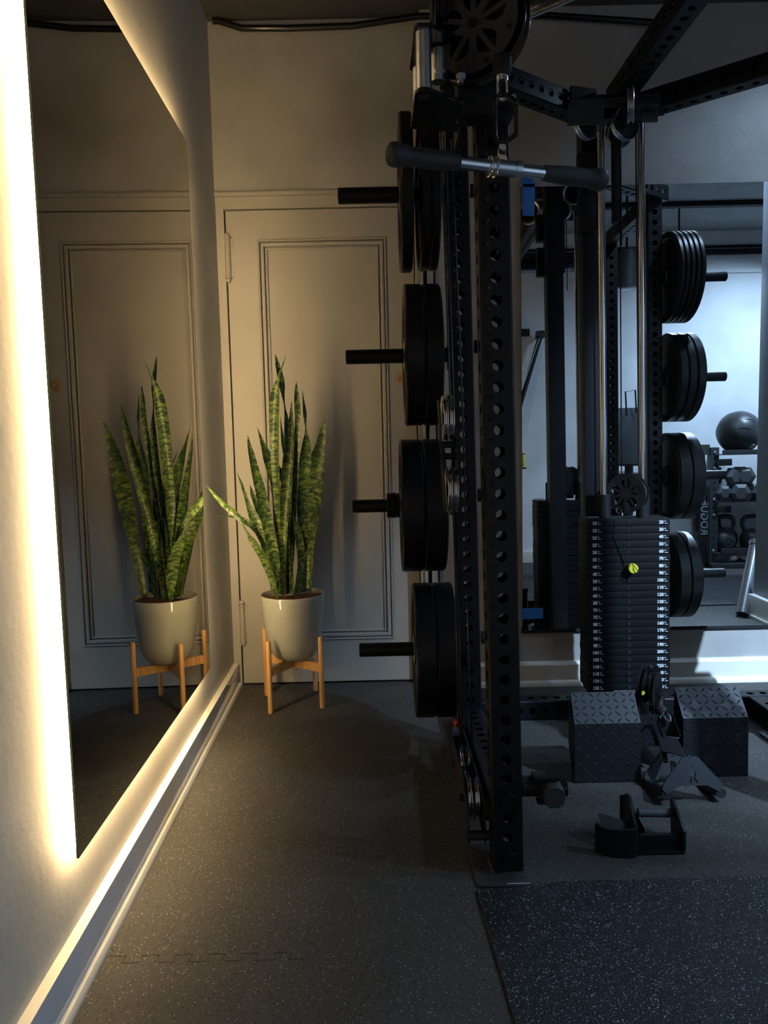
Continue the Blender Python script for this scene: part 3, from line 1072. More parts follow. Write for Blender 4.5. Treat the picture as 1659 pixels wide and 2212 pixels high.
# ---- bumper plates
def bumper(name, R, th, hub=.055):
    pr = [(.0255, 0), (hub - .004, 0), (hub, .003), (hub + .003, .008), (R * .83, .009), (R * .86, .003), (R * .88, .0), (R - .005, 0), (R, .005),
          (R, th - .005), (R - .005, th), (R * .88, th), (R * .86, th - .003), (R * .83, th - .009), (hub + .003, th - .008), (hub, th - .003), (hub - .004, th), (.0255, th)]
    o = MB().lathe(pr, face_mx((0, 0, 0), (0, 1, 0), (0, 0, 1)), 96, True).build('bumper_plate', M['rubber'], smooth=35)
    h_ = MB().lathe([(.0252, -.0008), (hub - .010, -.0008), (hub - .008, .0005), (hub - .008, th - .0005), (hub - .010, th + .0008), (.0252, th + .0008)], face_mx((0, 0, 0), (0, 1, 0), (0, 0, 1)), 40, True).build('steel_hub', M['zinc'], o)
    # raised ring of lettering pads on the outer face
    pads = MB()
    for k in range(14):
        a = R_(20) + k * R_(9) if k < 7 else R_(200) + (k - 7) * R_(9)
        rr = R * .62
        pads.rbox((.008, rr * math.cos(a), rr * math.sin(a)), (.004, .016, .026), (a - PI / 2 + PI / 2, 0, 0), .001)
    pads.build('raised_marks', M['rubber'], o)
    return o


protos = {}


def put_plate(R, th, x, y, z, label, group, flip=False):
    key = (round(R, 4), round(th, 4))
    if key not in protos:
        protos[key] = bumper('bumper_plate', R, th); o = protos[key]
    else:
        o = copy_tree(protos[key])
    o.location = (x, y, z)
    if flip: o.rotation_euler = (0, 0, PI)
    tag(o, label, 'weight plate', group)
    return o


GL = 'bumper plates on the left pegs'
GR = 'bumper plates on the right pegs seen in the mirror'
pz = lambda i: PEG[i][2] - .0015
R0 = .227
X = .077
put_plate(.236, .038, .070, PEG[0][1], pz(0), 'thin black plate alone outermost on the top left peg', GL)
put_plate(.232, .029, .130, PEG[0][1], pz(0), 'left one of two thin plates near the upright, top left peg', GL)
put_plate(.232, .029, .160, PEG[0][1], pz(0), 'thin plate nearest the upright on the top left peg', GL)
put_plate(R0, .058, .077, PEG[1][1], pz(1), 'outer thick bumper plate on the second left peg, by the door knob', GL)
put_plate(R0, .055, .1365, PEG[1][1], pz(1), 'inner thick bumper plate on the second left peg', GL)
put_plate(.2255, .072, .057, PEG[2][1], pz(2), 'outer thick bumper plate behind the collar on the third left peg', GL)
put_plate(.2255, .072, .131, PEG[2][1], pz(2), 'inner thick bumper plate on the third left peg with collar', GL)
put_plate(R0, .066, .092, PEG[3][1], pz(3), 'outer bumper plate on the lowest left peg', GL)
put_plate(R0, .066, .1595, PEG[3][1], pz(3), 'inner bumper plate on the lowest left peg beside the upright', GL)
# barbell collar on the third peg
t = empty('barbell_collar', (.02, PEG[2][1], PEG[2][2]), 'black clamp collar on the third left plate peg', 'collar')
cm = face_mx((.010, PEG[2][1], PEG[2][2]), (0, 1, 0), (0, 0, 1))
MB().lathe([(.0232, 0), (.040, 0), (.042, .003), (.042, .010), (.036, .013), (.036, .032), (.042, .035), (.042, .044), (.0232, .044)], cm, 32, True).build('collar_ring', M['blackmatte'], t)
cl = MB()
for k in range(6):
    a = k * PI / 3 + .2
    cl.rbox((.032, PEG[2][1] + .040 * math.cos(a), PEG[2][2] + .040 * math.sin(a)), (.020, .012, .007), (a + PI / 2, 0, 0), .002)
cl.build('clamp_pad', M['blacksmooth'], t)

# right pegs (real plates, only visible as reflections)
rows = [(vat(1440, 600, 3.905), 5, .0235), (vat(1440, 816, 3.905), 3, .042), (vat(1440, 1028, 3.905), 2, .063), (vat(1440, 1240, 3.905), 2, .058)]
names = ['top', 'second', 'third', 'lowest']
for i, (p, n, th) in enumerate(rows):
    z = p.z
    x0 = XRt + TW / 2 - LEAN * z + .012
    y_ = 2.545
    xe = 1.812 - LEAN * (z - 1)
    r = .024
    MB().lathe([(0, 0), (r, 0), (r, xe - x0 - .002), (r - .002, xe - x0), (0, xe - x0)], face_mx((x0 - .012, y_, z), (0, 1, 0), (0, 0, 1)), 28).build('plate_peg', M['black'], rack)
    MB().box((x0 - .012, YRr - .036, z - .04), (x0, YRr + .036, z + .04), .003).build('peg_bracket', M['black'], rack)
    for k in range(n):
        ordn = {5: ['innermost', 'second', 'middle', 'fourth', 'outermost'], 3: ['innermost', 'middle', 'outermost'], 2: ['inner', 'outer']}[n][k]
        put_plate(.2275, th, x0 + .002 + k * (th + .002) + th, y_, z - .0015, f'{ordn} black plate of {n} on the {names[i]} right peg, reflected in the gym mirror', GR, True)

# =================================================================== CABLE TOWER (weight stack)
tw = empty('weight_stack', (.905, 2.78, .08), 'black selectorized weight stack with printed pound numbers and chrome rods', 'weight machine')
SX0, SX1, SY0, SY1 = .760, 1.066, 2.72, 2.842
SXo = LEAN
ztop = at(1357, 1121, 2.72).z
zlast = at(1357, 1492, 2.72).z
NP = 24
pit = (ztop - zlast) / NP
lab = MB()
L1 = [str(10 + 5 * k) for k in range(NP)]
L2 = [str(20 + 10 * k) for k in range(NP)]
lbm = text_mesh('LB.', .0052, .0002, 'LEFT', .0002)
for k in range(NP):
    z1 = ztop - k * pit
    jx = random.uniform(-.0015, .0015)
    pb = MB().box((SX0 + jx, SY0 + random.uniform(-.001, .001), z1 - pit + .0018), (SX1 + jx, SY1, z1), .0012)
    pb.box((SX0 + .143, SY0 - .0004, z1 - pit + .006), (SX0 + .155, SY0 + .004, z1 - .004)) if False else None
    o = pb.build('stack_plate', M['stack'], tw, lean=True)
    zc = z1 - pit / 2 - .001
    tm = MB()
    n1 = text_mesh(L1[k], .0165, .0002, 'RIGHT', .0006)
    n2 = text_mesh(L2[k], .0165, .0002, 'RIGHT', .0006)
    dx = .0 + k * .0008
    xx = SX0 + .035 + (.004 if k > 17 else 0)
    tm.addmesh(n1, face_mx((xx, SY0 - .0014, zc), (1, 0, 0), (0, 0, 1)))
    tm.addmesh(lbm, face_mx((xx + .003, SY0 - .0014, zc + .0036), (1, 0, 0), (0, 0, 1)))
    tm.box((xx + .004, SY0 - .0016, zc - .0050), (xx + .016, SY0 - .001, zc - .0034))
    xr = SX1 - .024
    tm.addmesh(n2, face_mx((xr, SY0 - .0014, zc), (1, 0, 0), (0, 0, 1)))
    tm.addmesh(lbm, face_mx((xr + .003, SY0 - .0014, zc + .0036), (1, 0, 0), (0, 0, 1)))
    tm.box((xr + .004, SY0 - .0016, zc - .0050), (xr + .016, SY0 - .001, zc - .0034))
    tm.build('number_label', M['white'], o, lean=True, smooth=0)
    MB().box((.907, SY0 - .0012, zc - .0065), (.9195, SY0 + .001, zc + .0075), .002).build('pin_hole', M['dark'], o, lean=True)
for sx in (.841, .987):
    MB().cyl((sx, 2.78, ztop + .05), (sx, 2.78, 2.262), .0132, seg=32).build('guide_rod', M['chrome'], tw, lean=True)
    MB().cyl((sx, 2.78, ztop), (sx, 2.78, ztop + .088), .0245, seg=32).build('rod_bushing', M['blackmatte'], tw, lean=True)
    MB().cyl((sx, 2.78, .079), (sx, 2.78, zlast), .03, seg=24).build('rubber_foot', M['blackmatte'], tw, lean=True)


def wheel(par, c, axis, R, wdt, rm, bmt, lean=False):
    mx = Matrix.Translation(c) @ Vector(axis).to_track_quat('Z', 'Y').to_matrix().to_4x4()
    h = wdt / 2
    o = MB().lathe([(0, -h * .8), (R * .25, -h * .8), (R * .25, -h * .35), (R * .82, -h * .35), (R * .82, h * .35), (R * .25, h * .35), (R * .25, h * .8), (0, h * .8)], mx, 32).build('pulley_wheel', M[bmt], par, lean=lean)
    MB().lathe([(R * .80, -h * .5), (R * .97, -h), (R, -h * .9), (R, -h * .7), (R * .86, -h * .12), (R * .86, h * .12), (R, h * .7), (R, h * .9), (R * .97, h), (R * .80, h * .5)], mx, 48, True).build('rim', M[rm], o, lean=lean)


def spoke_plate(c, axis, R, th, nsp=5, slot=True):
    """round cheek plate with five leaf shaped cut-outs, made as a 2D curve"""
    loops = []
    spl = loops.append
    spl([(R * math.cos(2 * PI * i / 48), R * math.sin(2 * PI * i / 48)) for i in range(48)])
    for k in range(nsp):
        a0 = 2 * PI * k / nsp + .3
        ca, sa = math.cos(a0), math.sin(a0)
        for sg in (-1, 1):
            pts = []
            for i in range(10):
                t_ = i / 9
                pts.append((R * (.26 + .54 * t_), sg * .055 * R))
            for i in range(9, -1, -1):
                t_ = i / 9
                pts.append((R * (.27 + .50 * t_ - .03 * math.sin(PI * t_)), sg * (.065 + .24 * math.sin(PI * min(1, .05 + .9 * t_)) * (.45 + .55 * t_)) * R))
            pts = [(x_ * ca - y_ * sa, x_ * sa + y_ * ca) for x_, y_ in pts]
            spl(pts)
    me = fill2d(loops, th)
    mx = Matrix.Translation(c) @ Vector(axis).to_track_quat('Z', 'Y').to_matrix().to_4x4()
    return MB().addmesh(me, mx)


# pulley riding on the stack
pc = at(1356, 1065, 2.77) + Vector((LEAN * .95, 0, 0)); ax = Vector((-.58, -.81, 0)).normalized()
wheel(tw, pc, ax, .066, .022, 'chrome', 'blacksmooth', True)
sp = spoke_plate(pc + ax * .020 + Vector((-.002, 0, 0)), ax, .074, .005)
sp.addmesh(bpy.data.meshes.new('x'))
sp.build('pulley_cheek', M['blackmatte'], tw, lean=True)
ck = MB(); q = pc - ax * .020
ck.cyl(q, q - ax * .005, .072, seg=40)
ck.rbox(pc + Vector((0, 0, -.060)), (.06, .02, .05), (0, 0, math.atan2(ax.y, ax.x)), .002)
ck.build('pulley_cheek', M['blackmatte'], tw, lean=True)
MB().tube([(pc.x - .02, pc.y + .012, pc.z + .055), (pc.x - .018, pc.y + .012, 2.25)], .0024, 8).build('steel_cable', M['blacksmooth'], tw, lean=True)
MB().tube([(pc.x + .052, pc.y + .03, pc.z + .02), (pc.x + .046, pc.y + .03, 2.25)], .003, 8).build('steel_cable', M['blacksmooth'], tw, lean=True)
# selector pin with coil cord
pp = at(1367, 1228, 2.70); pp.x += LEAN * pp.z
MB().lathe([(0, .022), (.016, .022), (.0180, .020), (.0185, .004), (0, .0)], face_mx(pp + Vector((0, .012, 0)), (1, 0, 0), (0, 0, 1)), 32).build('selector_pin', M['yellow'], tw, lean=True)
a = at(1335, 1150, 2.70); bq = at(1362, 1212, 2.695); a.x += LEAN * a.z; bq.x += LEAN * bq.z
pts = []
for i in range(260):
    f = i / 259
    c = a.lerp(bq, f) + Vector((.0035 * math.sin(PI * f), 0, -.004 * math.sin(PI * f)))
    an = f * 2 * PI * 30
    pts.append(c + Vector((.0022 * math.cos(an), .0022 * math.sin(an), .0012 * math.sin(an))))
e1 = at(1337, 1108, 2.705); e1.x += LEAN * e1.z
cd = MB().tube(pts, .0009, 5).tube([e1, a + (e1 - a) * .4 + Vector((.003, 0, 0)), a], .0012, 6)
cd.tube([bq, at(1376, 1231, 2.68) + Vector((LEAN * .6, 0, 0)), at(1382, 1240, 2.68) + Vector((LEAN * .6, 0, 0)), at(1372, 1237, 2.675) + Vector((LEAN * .6, 0, 0)), at(1366, 1229, 2.675) + Vector((LEAN * .6, 0, 0))], .0011, 6)
cd.build('coil_cord', M['blackmatte'], tw, lean=True)
ring = [e1 + Vector((.0095 * math.cos(k * PI / 10), 0, .0095 + .0095 * math.sin(k * PI / 10))) for k in range(20)]
MB().tube(ring, .001, 6, True).build('key_ring', M['chrome'], tw, lean=True)
# paper tag on the stack
MB().rbox(at(1282, 1119, 2.735) + Vector((LEAN * .78, .01, .002)), (.045, .018, .001), (.15, 0, .05)).build('paper_tag', M['digit'], tw, lean=True)
# pulleys at the top junction
for px_, py_, Y, R, ax in ((1266, 266, 2.72, .056, (.55, -.83, 0)), (1350, 268, 2.74, .056, (.35, -.93, 0)), (1335, 292, 2.90, .05, (.2, -1, 0))):
    c = at(px_, py_, Y); c.x += LEAN * c.z
    wheel(tw, c, Vector(ax).normalized(), R, .020, 'steel', 'blackmatte', True)
c = at(1362, 228, 2.62); c.x += LEAN * c.z
wheel(tw, c, Vector((.95, -.3, 0)).normalized(), .055, .022, 'steel', 'blackmatte', True)
tb = MB().box((.79, 2.74, 2.255), (1.04, 2.83, 2.30), .003).box((.885, 2.60, 2.20), (.99, 2.72, 2.232), .003)
tb.build('top_bracket', M['black'], tw, lean=True)
# long cable trolley behind the left rod
c = at(1262, 360, 2.86)
tb = MB().box((.775, 2.83, 2.02), (.835, 2.872, 2.14), .003).box((.775, 2.83, 1.86), (.835, 2.872, 1.99), .003)
tb.box((.895, 2.80, 1.88), (.915, 2.84, 2.17), .006)
tb.build('cable_guide', M['blackmatte'], tw, lean=True)
MB().tube([(.925, 2.82, 2.22), (.927, 2.82, 1.80)], .0025, 6).build('steel_cable', M['blacksmooth'], tw, lean=True)

# =================================================================== DIAMOND PLATE STEPS
M['shelfb'] = mat('matte tread plate', (.0105, .0115, .0135), .5, spec=.35, bump=.08, bscale=300, bdist=.0004)
fpl = empty('foot_platform', (.86, 2.35, 0), 'black diamond tread foot platform in front of the weight stack', 'foot platform')


def tread(quad, name):
    """quad: lower left, lower right, upper right, upper left corners of a bent sheet panel"""
    a, b, c, d = [Vector(q_) for q_ in quad]
    n_ = (b - a).cross(d - a).normalized()
    if n_.y > 0: n_ = -n_
    bm = bmesh.new()
    f1_ = [bm.verts.new(q_) for q_ in (a, b, c, d)]
    f2_ = [bm.verts.new(q_ - n_ * .006) for q_ in (a, b, c, d)]
    bm.faces.new(f1_); bm.faces.new(f2_[::-1])
    for i in range(4):
        j = (i + 1) % 4
        bm.faces.new((f1_[i], f2_[i], f2_[j], f1_[j]))
    u = (b - a).normalized()
    W_ = (b - a).length; H_ = (d - a).length
    s_ = .0262
    nx = max(2, round((W_ - .02) / s_)); nz = max(1, round((H_ - .012) / s_))
    for i in range(nx + 1):
        for k in range(nz + 1):
            fu = (.013 + i * (W_ - .026) / nx) / W_; fv = (.010 + k * (H_ - .020) / nz) / H_
            cc = (a.lerp(b, fu)).lerp(d.lerp(c, fu), fv) + n_ * .0001
            v_ = n_.cross(u).normalized()
            ang = .78 if (i + k) % 2 else -.78
            e1 = u * math.cos(ang) + v_ * math.sin(ang); e2 = n_.cross(e1)
            L, B_, Ht = .0128, .0028, .0018
            q4 = [bm.verts.new(cc + x_) for x_ in (e1 * L, e2 * B_, -e1 * L, -e2 * B_)]
            t2 = [bm.verts.new(cc + e1 * L * .45 + n_ * Ht), bm.verts.new(cc - e1 * L * .45 + n_ * Ht)]
            for f in ((q4[0], q4[1], t2[0]), (q4[1], q4[2], t2[1]), (q4[1], t2[1], t2[0]), (q4[2], q4[3], t2[1]), (q4[3], q4[0], t2[0]), (q4[3], t2[0], t2[1])): bm.faces.new(f)
    bmesh.ops.recalc_face_normals(bm, faces=bm.faces)
    return MB().add(bm).build(name, M['shelfb'], fpl, smooth=0)


for xa, xb, ya, yb_, zf, zt_, dx0, dx1 in ((.587, .797, 2.262, 2.350, .190, .266, .008, .008), (.940, 1.148, 2.285, 2.372, .192, .268, .002, .006)):
    lo_ = tread(((xa, ya, .002), (xb, ya, .002), (xb, ya + .006, zf), (xa, ya + .006, zf)), 'front_panel')
    up_ = tread(((xa, ya + .007, zf + .001), (xb, ya + .007, zf + .001), (xb + dx1 - .004, yb_, zt_), (xa + dx0, yb_, zt_)), 'sloped_panel')
    for xx in (xa + .001, xb - .006):
        MB().prism([(ya + .008, .002), (ya + .014, zf - .004), (yb_ - .002, zt_ - .012), (yb_ - .002, .10), (ya + .035, .002)], 'x', xx, xx + .005).build('side_gusset', M['shelfb'], fpl)
tread(((.800, 2.335, .085), (.938, 2.335, .085), (.938, 2.335, .190), (.800, 2.335, .190)), 'centre_panel')

# =================================================================== LOW PULLEY AND ROW HANDLE
t = empty('low_pulley', (.88, 2.5, .08), 'black low cable pulley hanging between the two foot platforms', 'pulley')
c = at(1405, 1478, 2.44)
ax = Vector((.80, -.60, 0)).normalized()
wheel(t, c + ax * .004, ax, .066, .026, 'blacksmooth', 'blackmatte')
ck = MB()
for sg in (-1, 1):
    q = c + ax * (.020 * sg)
    ck.cyl(q, q + ax * .005 * sg, .064 if sg < 0 else .045, seg=36)
    ck.rbox(q + ax * .0025 * sg + Vector((0, 0, -.085)), (.005, .105, .17), (0, 0, math.atan2(ax.y, ax.x)), .002)
ck.box((.80, 2.42, .05), (.93, 2.60, .062), .002)
ck.build('pulley_cheek', M['blackmatte'], t)
ya = at(1389, 1497, 2.385)
MB().prism([(-.004, -.008), (.003, -.006), (.007, 0), (.003, .008), (-.005, .004)], 'y', -.001, .001).build('yellow_arrow', M['yellow'], t, local=True).location = ya - t.location
a = at(1424, 1530, 2.36)
e = at(1437, 1546, 2.33)
mb = MB().cyl(c + Vector((.02, -.05, -.03)), a, .010).lathe([(0, 0), (.016, 0), (.019, .004), (.019, .022), (.014, .028), (0, .028)], Matrix.Translation(a) @ (e - a).to_track_quat('Z', 'Y').to_matrix().to_4x4(), 24)
mb.build('cable_stop', M['blackmatte'], t)
ey = MB().tube([e + Vector((-.008, 0, .008)), e + Vector((.004, -.004, .012)), e + Vector((.012, -.008, .002)), e + Vector((.013, -.012, -.012)), e + Vector((.006, -.010, -.016)), e + Vector((-.004, -.004, -.004))], .0045, 10, True)
ey.build('swivel_eye', M['chrome'], t)


def carabiner(pts, r, label, cat='carabiner', m='blacksmooth'):
    t_ = empty('carabiner', pts[0], label, cat)
    body = MB().tube(pts, r, 12, False)
    body.build('hook_body', M[m], t_)
    gt = MB().cyl(pts[-1], pts[0], r * .9, seg=12).sphere(pts[0], r * 1.15).sphere(pts[-1], r * 1.15)
    gt.build('gate', M[m], t_)
    return t_


Yc = 2.27
P_ = [(1425, 1551), (1421, 1562), (1432, 1590), (1446, 1593), (1466, 1595), (1468, 1588), (1452, 1545), (1443, 1537), (1433, 1540)]
carabiner([at(x_, y_, Yc - .0 + .02 * (i / 8)) for i, (x_, y_) in enumerate(P_)], .0045, 'dark steel carabiner between low pulley and row handle')
# double row handle: two A-shaped plates with an R cut out and two grip tubes
t = empty('row_handle', (.92, 2.16, .03), 'black double row handle of two triangular plates hanging from the low pulley', 'handle')


def aplate(name, c, ux, uz, W_, Ht, m, mirror=False):
    mx = face_mx(c, ux, uz)
    loops = []
    spl = loops.append
    w_ = W_ / 2
    spl([(-.026, 0), (-.019, .004), (.019, .004), (.026, 0), (w_ - .004, -Ht + .012), (w_, -Ht), (w_ - .012, -Ht - .014), (.045, -Ht + .006), (-.040, -Ht + .006), (-w_ + .012, -Ht - .014), (-w_, -Ht), (-w_ + .004, -Ht + .012)])
    # the letter, cut out
    L_ = .055
    lps, wd = digit_loops('R', .050)
    for lp in lps:
        if len(lp) > 3 and lp is max(lps, key=len): spl([(p.x - wd / 2 + .004, p.y - Ht * .66) for p in lp])
    spl([(-.007, -.022), (.007, -.022), (.007, -.026), (-.007, -.026)])
    me = fill2d(loops, .006)
    return MB().addmesh(me, mx).build(name, M[m], t, smooth=20)


ctop = at(1490, 1637, 2.13)
aplate('side_plate', ctop, (1, .10, -.03), (.0, .28, 1), .190, .085, 'shelf2' if 'shelf2' in M else 'shelf')
gl = at(1440, 1715, 2.11); gr = at(1556, 1713, 2.125)
gl = at(1439, 1713, 2.105); gr = at(1555, 1711, 2.12)
off = at(1398, 1690, 2.24) - gl
for g_ in (gl, gr):
    MB().cyl(g_ + Vector((0, -.006, 0)), g_ + off * 1.05, .0145, seg=28).cyl(g_ + Vector((0, -.009, 0)) - off * .0, g_ + Vector((0, -.004, 0)), .0155, seg=28).build('grip_tube', M['grip'], t)
aplate('side_plate', ctop + off * .95 + Vector((0, 0, .004)), (1, .10, -.03), (.0, .28, 1), .190, .085, 'shelf')
top = at(1447, 1594, 2.26)
hb = MB()
A1 = top; B1 = at(1487, 1636, 2.15); C1 = at(1428, 1640, 2.25)
bm = hb.bm
for thk in (0,):
    q0, q1, q2, q3 = at(1420, 1592, 2.27), at(1462, 1594, 2.24), at(1487, 1636, 2.135), at(1430, 1622, 2.20)
    vsb = [bm.verts.new(q_) for q_ in (q0, q1, q2, q3)] + [bm.verts.new(q_ + Vector((0, .004, -.004))) for q_ in (q0, q1, q2, q3)]
    for f in ((0, 1, 2, 3), (7, 6, 5, 4), (0, 4, 5, 1), (1, 5, 6, 2), (2, 6, 7, 3), (3, 7, 4, 0)): bm.faces.new([vsb[i] for i in f])
hb.cyl(at(1435, 1622, 2.22), at(1438, 1646, 2.19), .007).cyl(at(1486, 1632, 2.135), ctop + Vector((0, 0, -.002)), .006)
hb.build('hanger_strap', M['blackmatte'], t)

# =================================================================== UPRIGHT ATTACHMENT (knobbed block on the near upright)
t = empty('pivot_bracket', (.41, 1.80, .21), 'black octagonal pivot block with knobs bolted low on the near upright', 'bracket')
c = at(1197, 1722, 1.74)
zc = c.z
mb = MB().cyl((XL + .036, 1.80, zc + .002), (c.x - .012, 1.80, zc + .002), .026, seg=32).cyl((c.x - .016, 1.80, zc + .002), (c.x - .010, 1.80, zc + .002), .029, seg=32)
mb.build('sleeve', M['blackmatte'], t)
oc = []
W1 = .027
for k, (sx, sz) in enumerate(((.45, 1), (.95, .62), (1, -.3), (.8, -.75), (.35, -1), (-.35, -1), (-.95, -.45), (-.95, .5), (-.5, 1))):
    oc.append((c.x + sx * W1, zc + sz * W1))
MB().prism(oc, 'y', 1.735, 1.83, .002).build('end_block', M['greyplate'], t)
kb = MB().cyl((c.x + .024, 1.79, zc), (c.x + .042, 1.79, zc), .021, seg=14).cyl((c.x - .004, 1.79, zc - .026), (c.x - .004, 1.79, zc - .034), .013, seg=20)
kb.box((c.x - .045, 1.76, zc + .030), (c.x + .018, 1.80, zc + .040), .002).cyl((c.x - .002, 1.78, zc + .025), (c.x - .002, 1.78, zc + .032), .007, seg=12).cyl((c.x - .035, 1.77, zc + .020), (c.x - .035, 1.77, zc + .036), .010, seg=14)
kb.box((c.x - .034, 1.77, zc - .034), (c.x + .02, 1.80, zc - .027), .002)
kb.build('knob', M['blacksmooth'], t)

# =================================================================== ROLLER ATTACHMENT ON THE FLOOR
t = empty('rack_attachment', (.64, 1.87, 0), 'black bent steel rack attachment with round bar lying on the rubber floor', 'attachment')
x0, x1 = .540, .645
yf = 1.845
# curved front strap: rounded in plan
pl_ = []
for k in range(9):
    f = k / 8
    pl_.append((x0 + (x1 - x0) * f, yf + .026 * (1 - math.sin(PI * (.12 + f * .60))) ))
mb = MB()
outer = [(x0, 1.875), (x0 + .010, 1.852), (x0 + .035, 1.838), (x0 + .07, 1.832), (x1 - .012, 1.835), (x1, 1.848), (x1 + .001, 1.90), (x1 - .007, 1.90), (x1 - .008, 1.852), (x1 - .016, 1.843), (x0 + .07, 1.840), (x0 + .038, 1.846), (x0 + .017, 1.858), (x0 + .008, 1.877)]
mb.prism(outer, 'z', .0, .076)
mb.build('front_strap', M['black'], t)
mb = MB().prism([(1.850, .002), (1.850, .080), (1.905, .135), (1.925, .132), (1.925, .060), (1.91, .002)], 'x', x1 - .055 + .045, x1 - .001, .001)
s1 = mb.build('side_plate', M['black'], t)
mb = MB()
q = [at(1344, 1716, 1.97), at(1352, 1716, 1.96), at(1388, 1792, 1.87), at(1345, 1795, 1.91), at(1351, 1765, 1.94)]
bm = mb.bm
fa = [bm.verts.new(v_) for v_ in (at(1341, 1718, 1.99), at(1353, 1716, 1.985), at(1392, 1790, 1.86), at(1393, 1800, 1.855), at(1350, 1796, 1.92), at(1341, 1768, 1.97))]
fb = [bm.verts.new(v_.co + Vector((-.001, .007, -.003))) for v_ in fa]
bm.faces.new(fa); bm.faces.new(fb[::-1])
for i in range(6):
    j = (i + 1) % 6
    bm.faces.new((fa[i], fb[i], fb[j], fa[j]))
bmesh.ops.recalc_face_normals(bm, faces=bm.faces)
mb.build('side_plate', M['black'], t)
mb = MB()
fa = [mb.bm.verts.new(v_) for v_ in (at(1293, 1760, 1.96), at(1300, 1757, 1.96), at(1345, 1772, 1.93), at(1352, 1790, 1.90), at(1310, 1790, 1.90), at(1299, 1780, 1.92))]
fb = [mb.bm.verts.new(v_.co + Vector((0, .006, -.002))) for v_ in fa]
mb.bm.faces.new(fa); mb.bm.faces.new(fb[::-1])
for i in range(6):
    j = (i + 1) % 6
    mb.bm.faces.new((fa[i], fb[i], fb[j], fa[j]))
mb.build('inner_plate', M['black'], t)
pa, pb_ = at(1378, 1755, 1.93), at(1447, 1756, 1.93)
MB().cyl(pa, pb_, .0115, seg=24).build('round_bar', M['knurl'], t)
mb = MB().box((x1 + .001, 1.862, 0.0), (at(1474, 1840, 1.87).x, 1.875, .045), .001)
xr_ = at(1474, 1840, 1.87).x
mb.box((x1 + .001, 1.845, 0), (xr_ - .003, 1.875, .008), .001)
mb.build('rear_channel', M['black'], t)
mb = MB().prism([(1.845, .012), (1.850, .003), (1.86, 0), (1.93, 0), (1.94, .105), (1.925, .110), (1.845, .062)], 'x', xr_ - .008, xr_, .0015)
mb.build('side_plate', M['black'], t)

# =================================================================== BLACK GRANULAR MAT
mb = MB().prism([(.203, 1.700), (.335, 1.712), (.40, 1.728), (3.6, 1.755), (3.6, .72), (.246, .72), (.224, 1.29)], 'z', .0002, .0075)
tag(mb.build('rubber_mat', M['mat'], smooth=0), 'black granular rubber mat with white flecks at the lower right', 'mat')
# thin wire/thread by the foot plate
pts = [at(x_, y_, 1.72) for x_, y_ in ((1096, 1911), (1115, 1909), (1122, 1902), (1128, 1897), (1135, 1898), (1146, 1908))]
for p in pts: p.z = .0095
tag(MB().tube([Vector(p[:]) for p in catmull([tuple(p) for p in pts], 5)], .0007, 6).build('thread', M['white']), 'thin pale thread lying over the near foot plate corner', 'thread')

# =================================================================== TROLLEY AND PULLEYS ON THE NEAR UPRIGHT
t = empty('floating_pulley', (.165, 1.8, 1.0), 'slim double pulley block hanging on cables left of the near upright', 'pulley')
ctr1 = at(966, 905, 1.80); ctr2 = at(975, 1058, 1.80)
for cc, R in ((ctr1, .057), (ctr2, .057)):
    for dx in (-.0065, .0075):
        wheel(t, cc + Vector((dx, 0, 0)), (1, 0, 0), R, .012, 'chrome', 'blacksmooth')
ck = MB()
for dx in (-.0185, .0175):
    d = ctr2 - ctr1
    pts = []
    for z_, hw in ((.045, .030), (.01, .034), (-.08, .022), (-.15, .034), (-.22, .032)):
        pts.append((z_, hw))
    poly = [(ctr1.y - hw, ctr1.z + z_) for z_, hw in pts] + [(ctr1.y + hw, ctr1.z + z_) for z_, hw in pts[::-1]]
    sub = MB().prism(poly, 'x', ctr1.x + dx - .0015, ctr1.x + dx + .0015)
    for v_ in sub.bm.verts: v_.co.x += (ctr1.z - v_.co.z) * (d.x / -d.z)
    me_ = bpy.data.meshes.new('q'); sub.bm.to_mesh(me_); ck.addmesh(me_)
for z_ in (-.062, -.090):
    cx = ctr1.x + (-z_) * (d.x / -d.z)
    ck.cyl((cx - .022, 1.795, ctr1.z + z_), (cx + .024, 1.795, ctr1.z + z_), .008, seg=16)
ck.build('cheek_plate', M['blackmatte'], t)
MB().tube([ctr1 + Vector((.004, -.05, .02)), at(959, 480, 1.78), at(950, 250, 1.78)], .0022, 8).tube([ctr1 + Vector((.012, -.05, .02)), at(967, 480, 1.78), at(962, 250, 1.78)], .0022, 8).tube([ctr2 + Vector((.002, -.04, -.03)), at(985, 1300, 1.80), at(992, 1560, 1.86)], .0022, 8).tube([ctr2 + Vector((.006, .04, -.03)), at(988, 1300, 1.80), at(1000, 1600, 1.86)], .0022, 8).build('steel_cable', M['blacksmooth'], t)

t = empty('lower_pulley_block', (.19, 2.0, .15), 'long low pulley block with chrome rims beside the lower left crossmember', 'pulley')
ck = MB()
cs = [at(1004, 1650, 2.16), at(1022, 1722, 1.90)]
for cc in cs:
    for dx in (-.012, .006):
        wheel(t, cc + Vector((dx, 0, 0)), (1, 0, 0), .056, .012, 'chrome', 'blacksmooth')
    ck.cyl(cc + Vector((-.036, 0, 0)), cc + Vector((-.020, 0, 0)), .010, seg=12)
zz0 = cs[0].z; zz1 = cs[1].z
for xx in (cs[1].x - .024, cs[1].x + .018):
    ck.prism([(1.790, zz1 - .070), (1.835, zz1 - .072), (1.99, zz1 - .05), (2.34, zz0 - .03), (2.40, zz0 - .02), (2.40, zz0 + .03), (2.33, zz0 + .05), (1.95, zz1 + .04), (1.83, zz1 + .03), (1.790, zz1 - .02)], 'x', xx - .002, xx + .002)
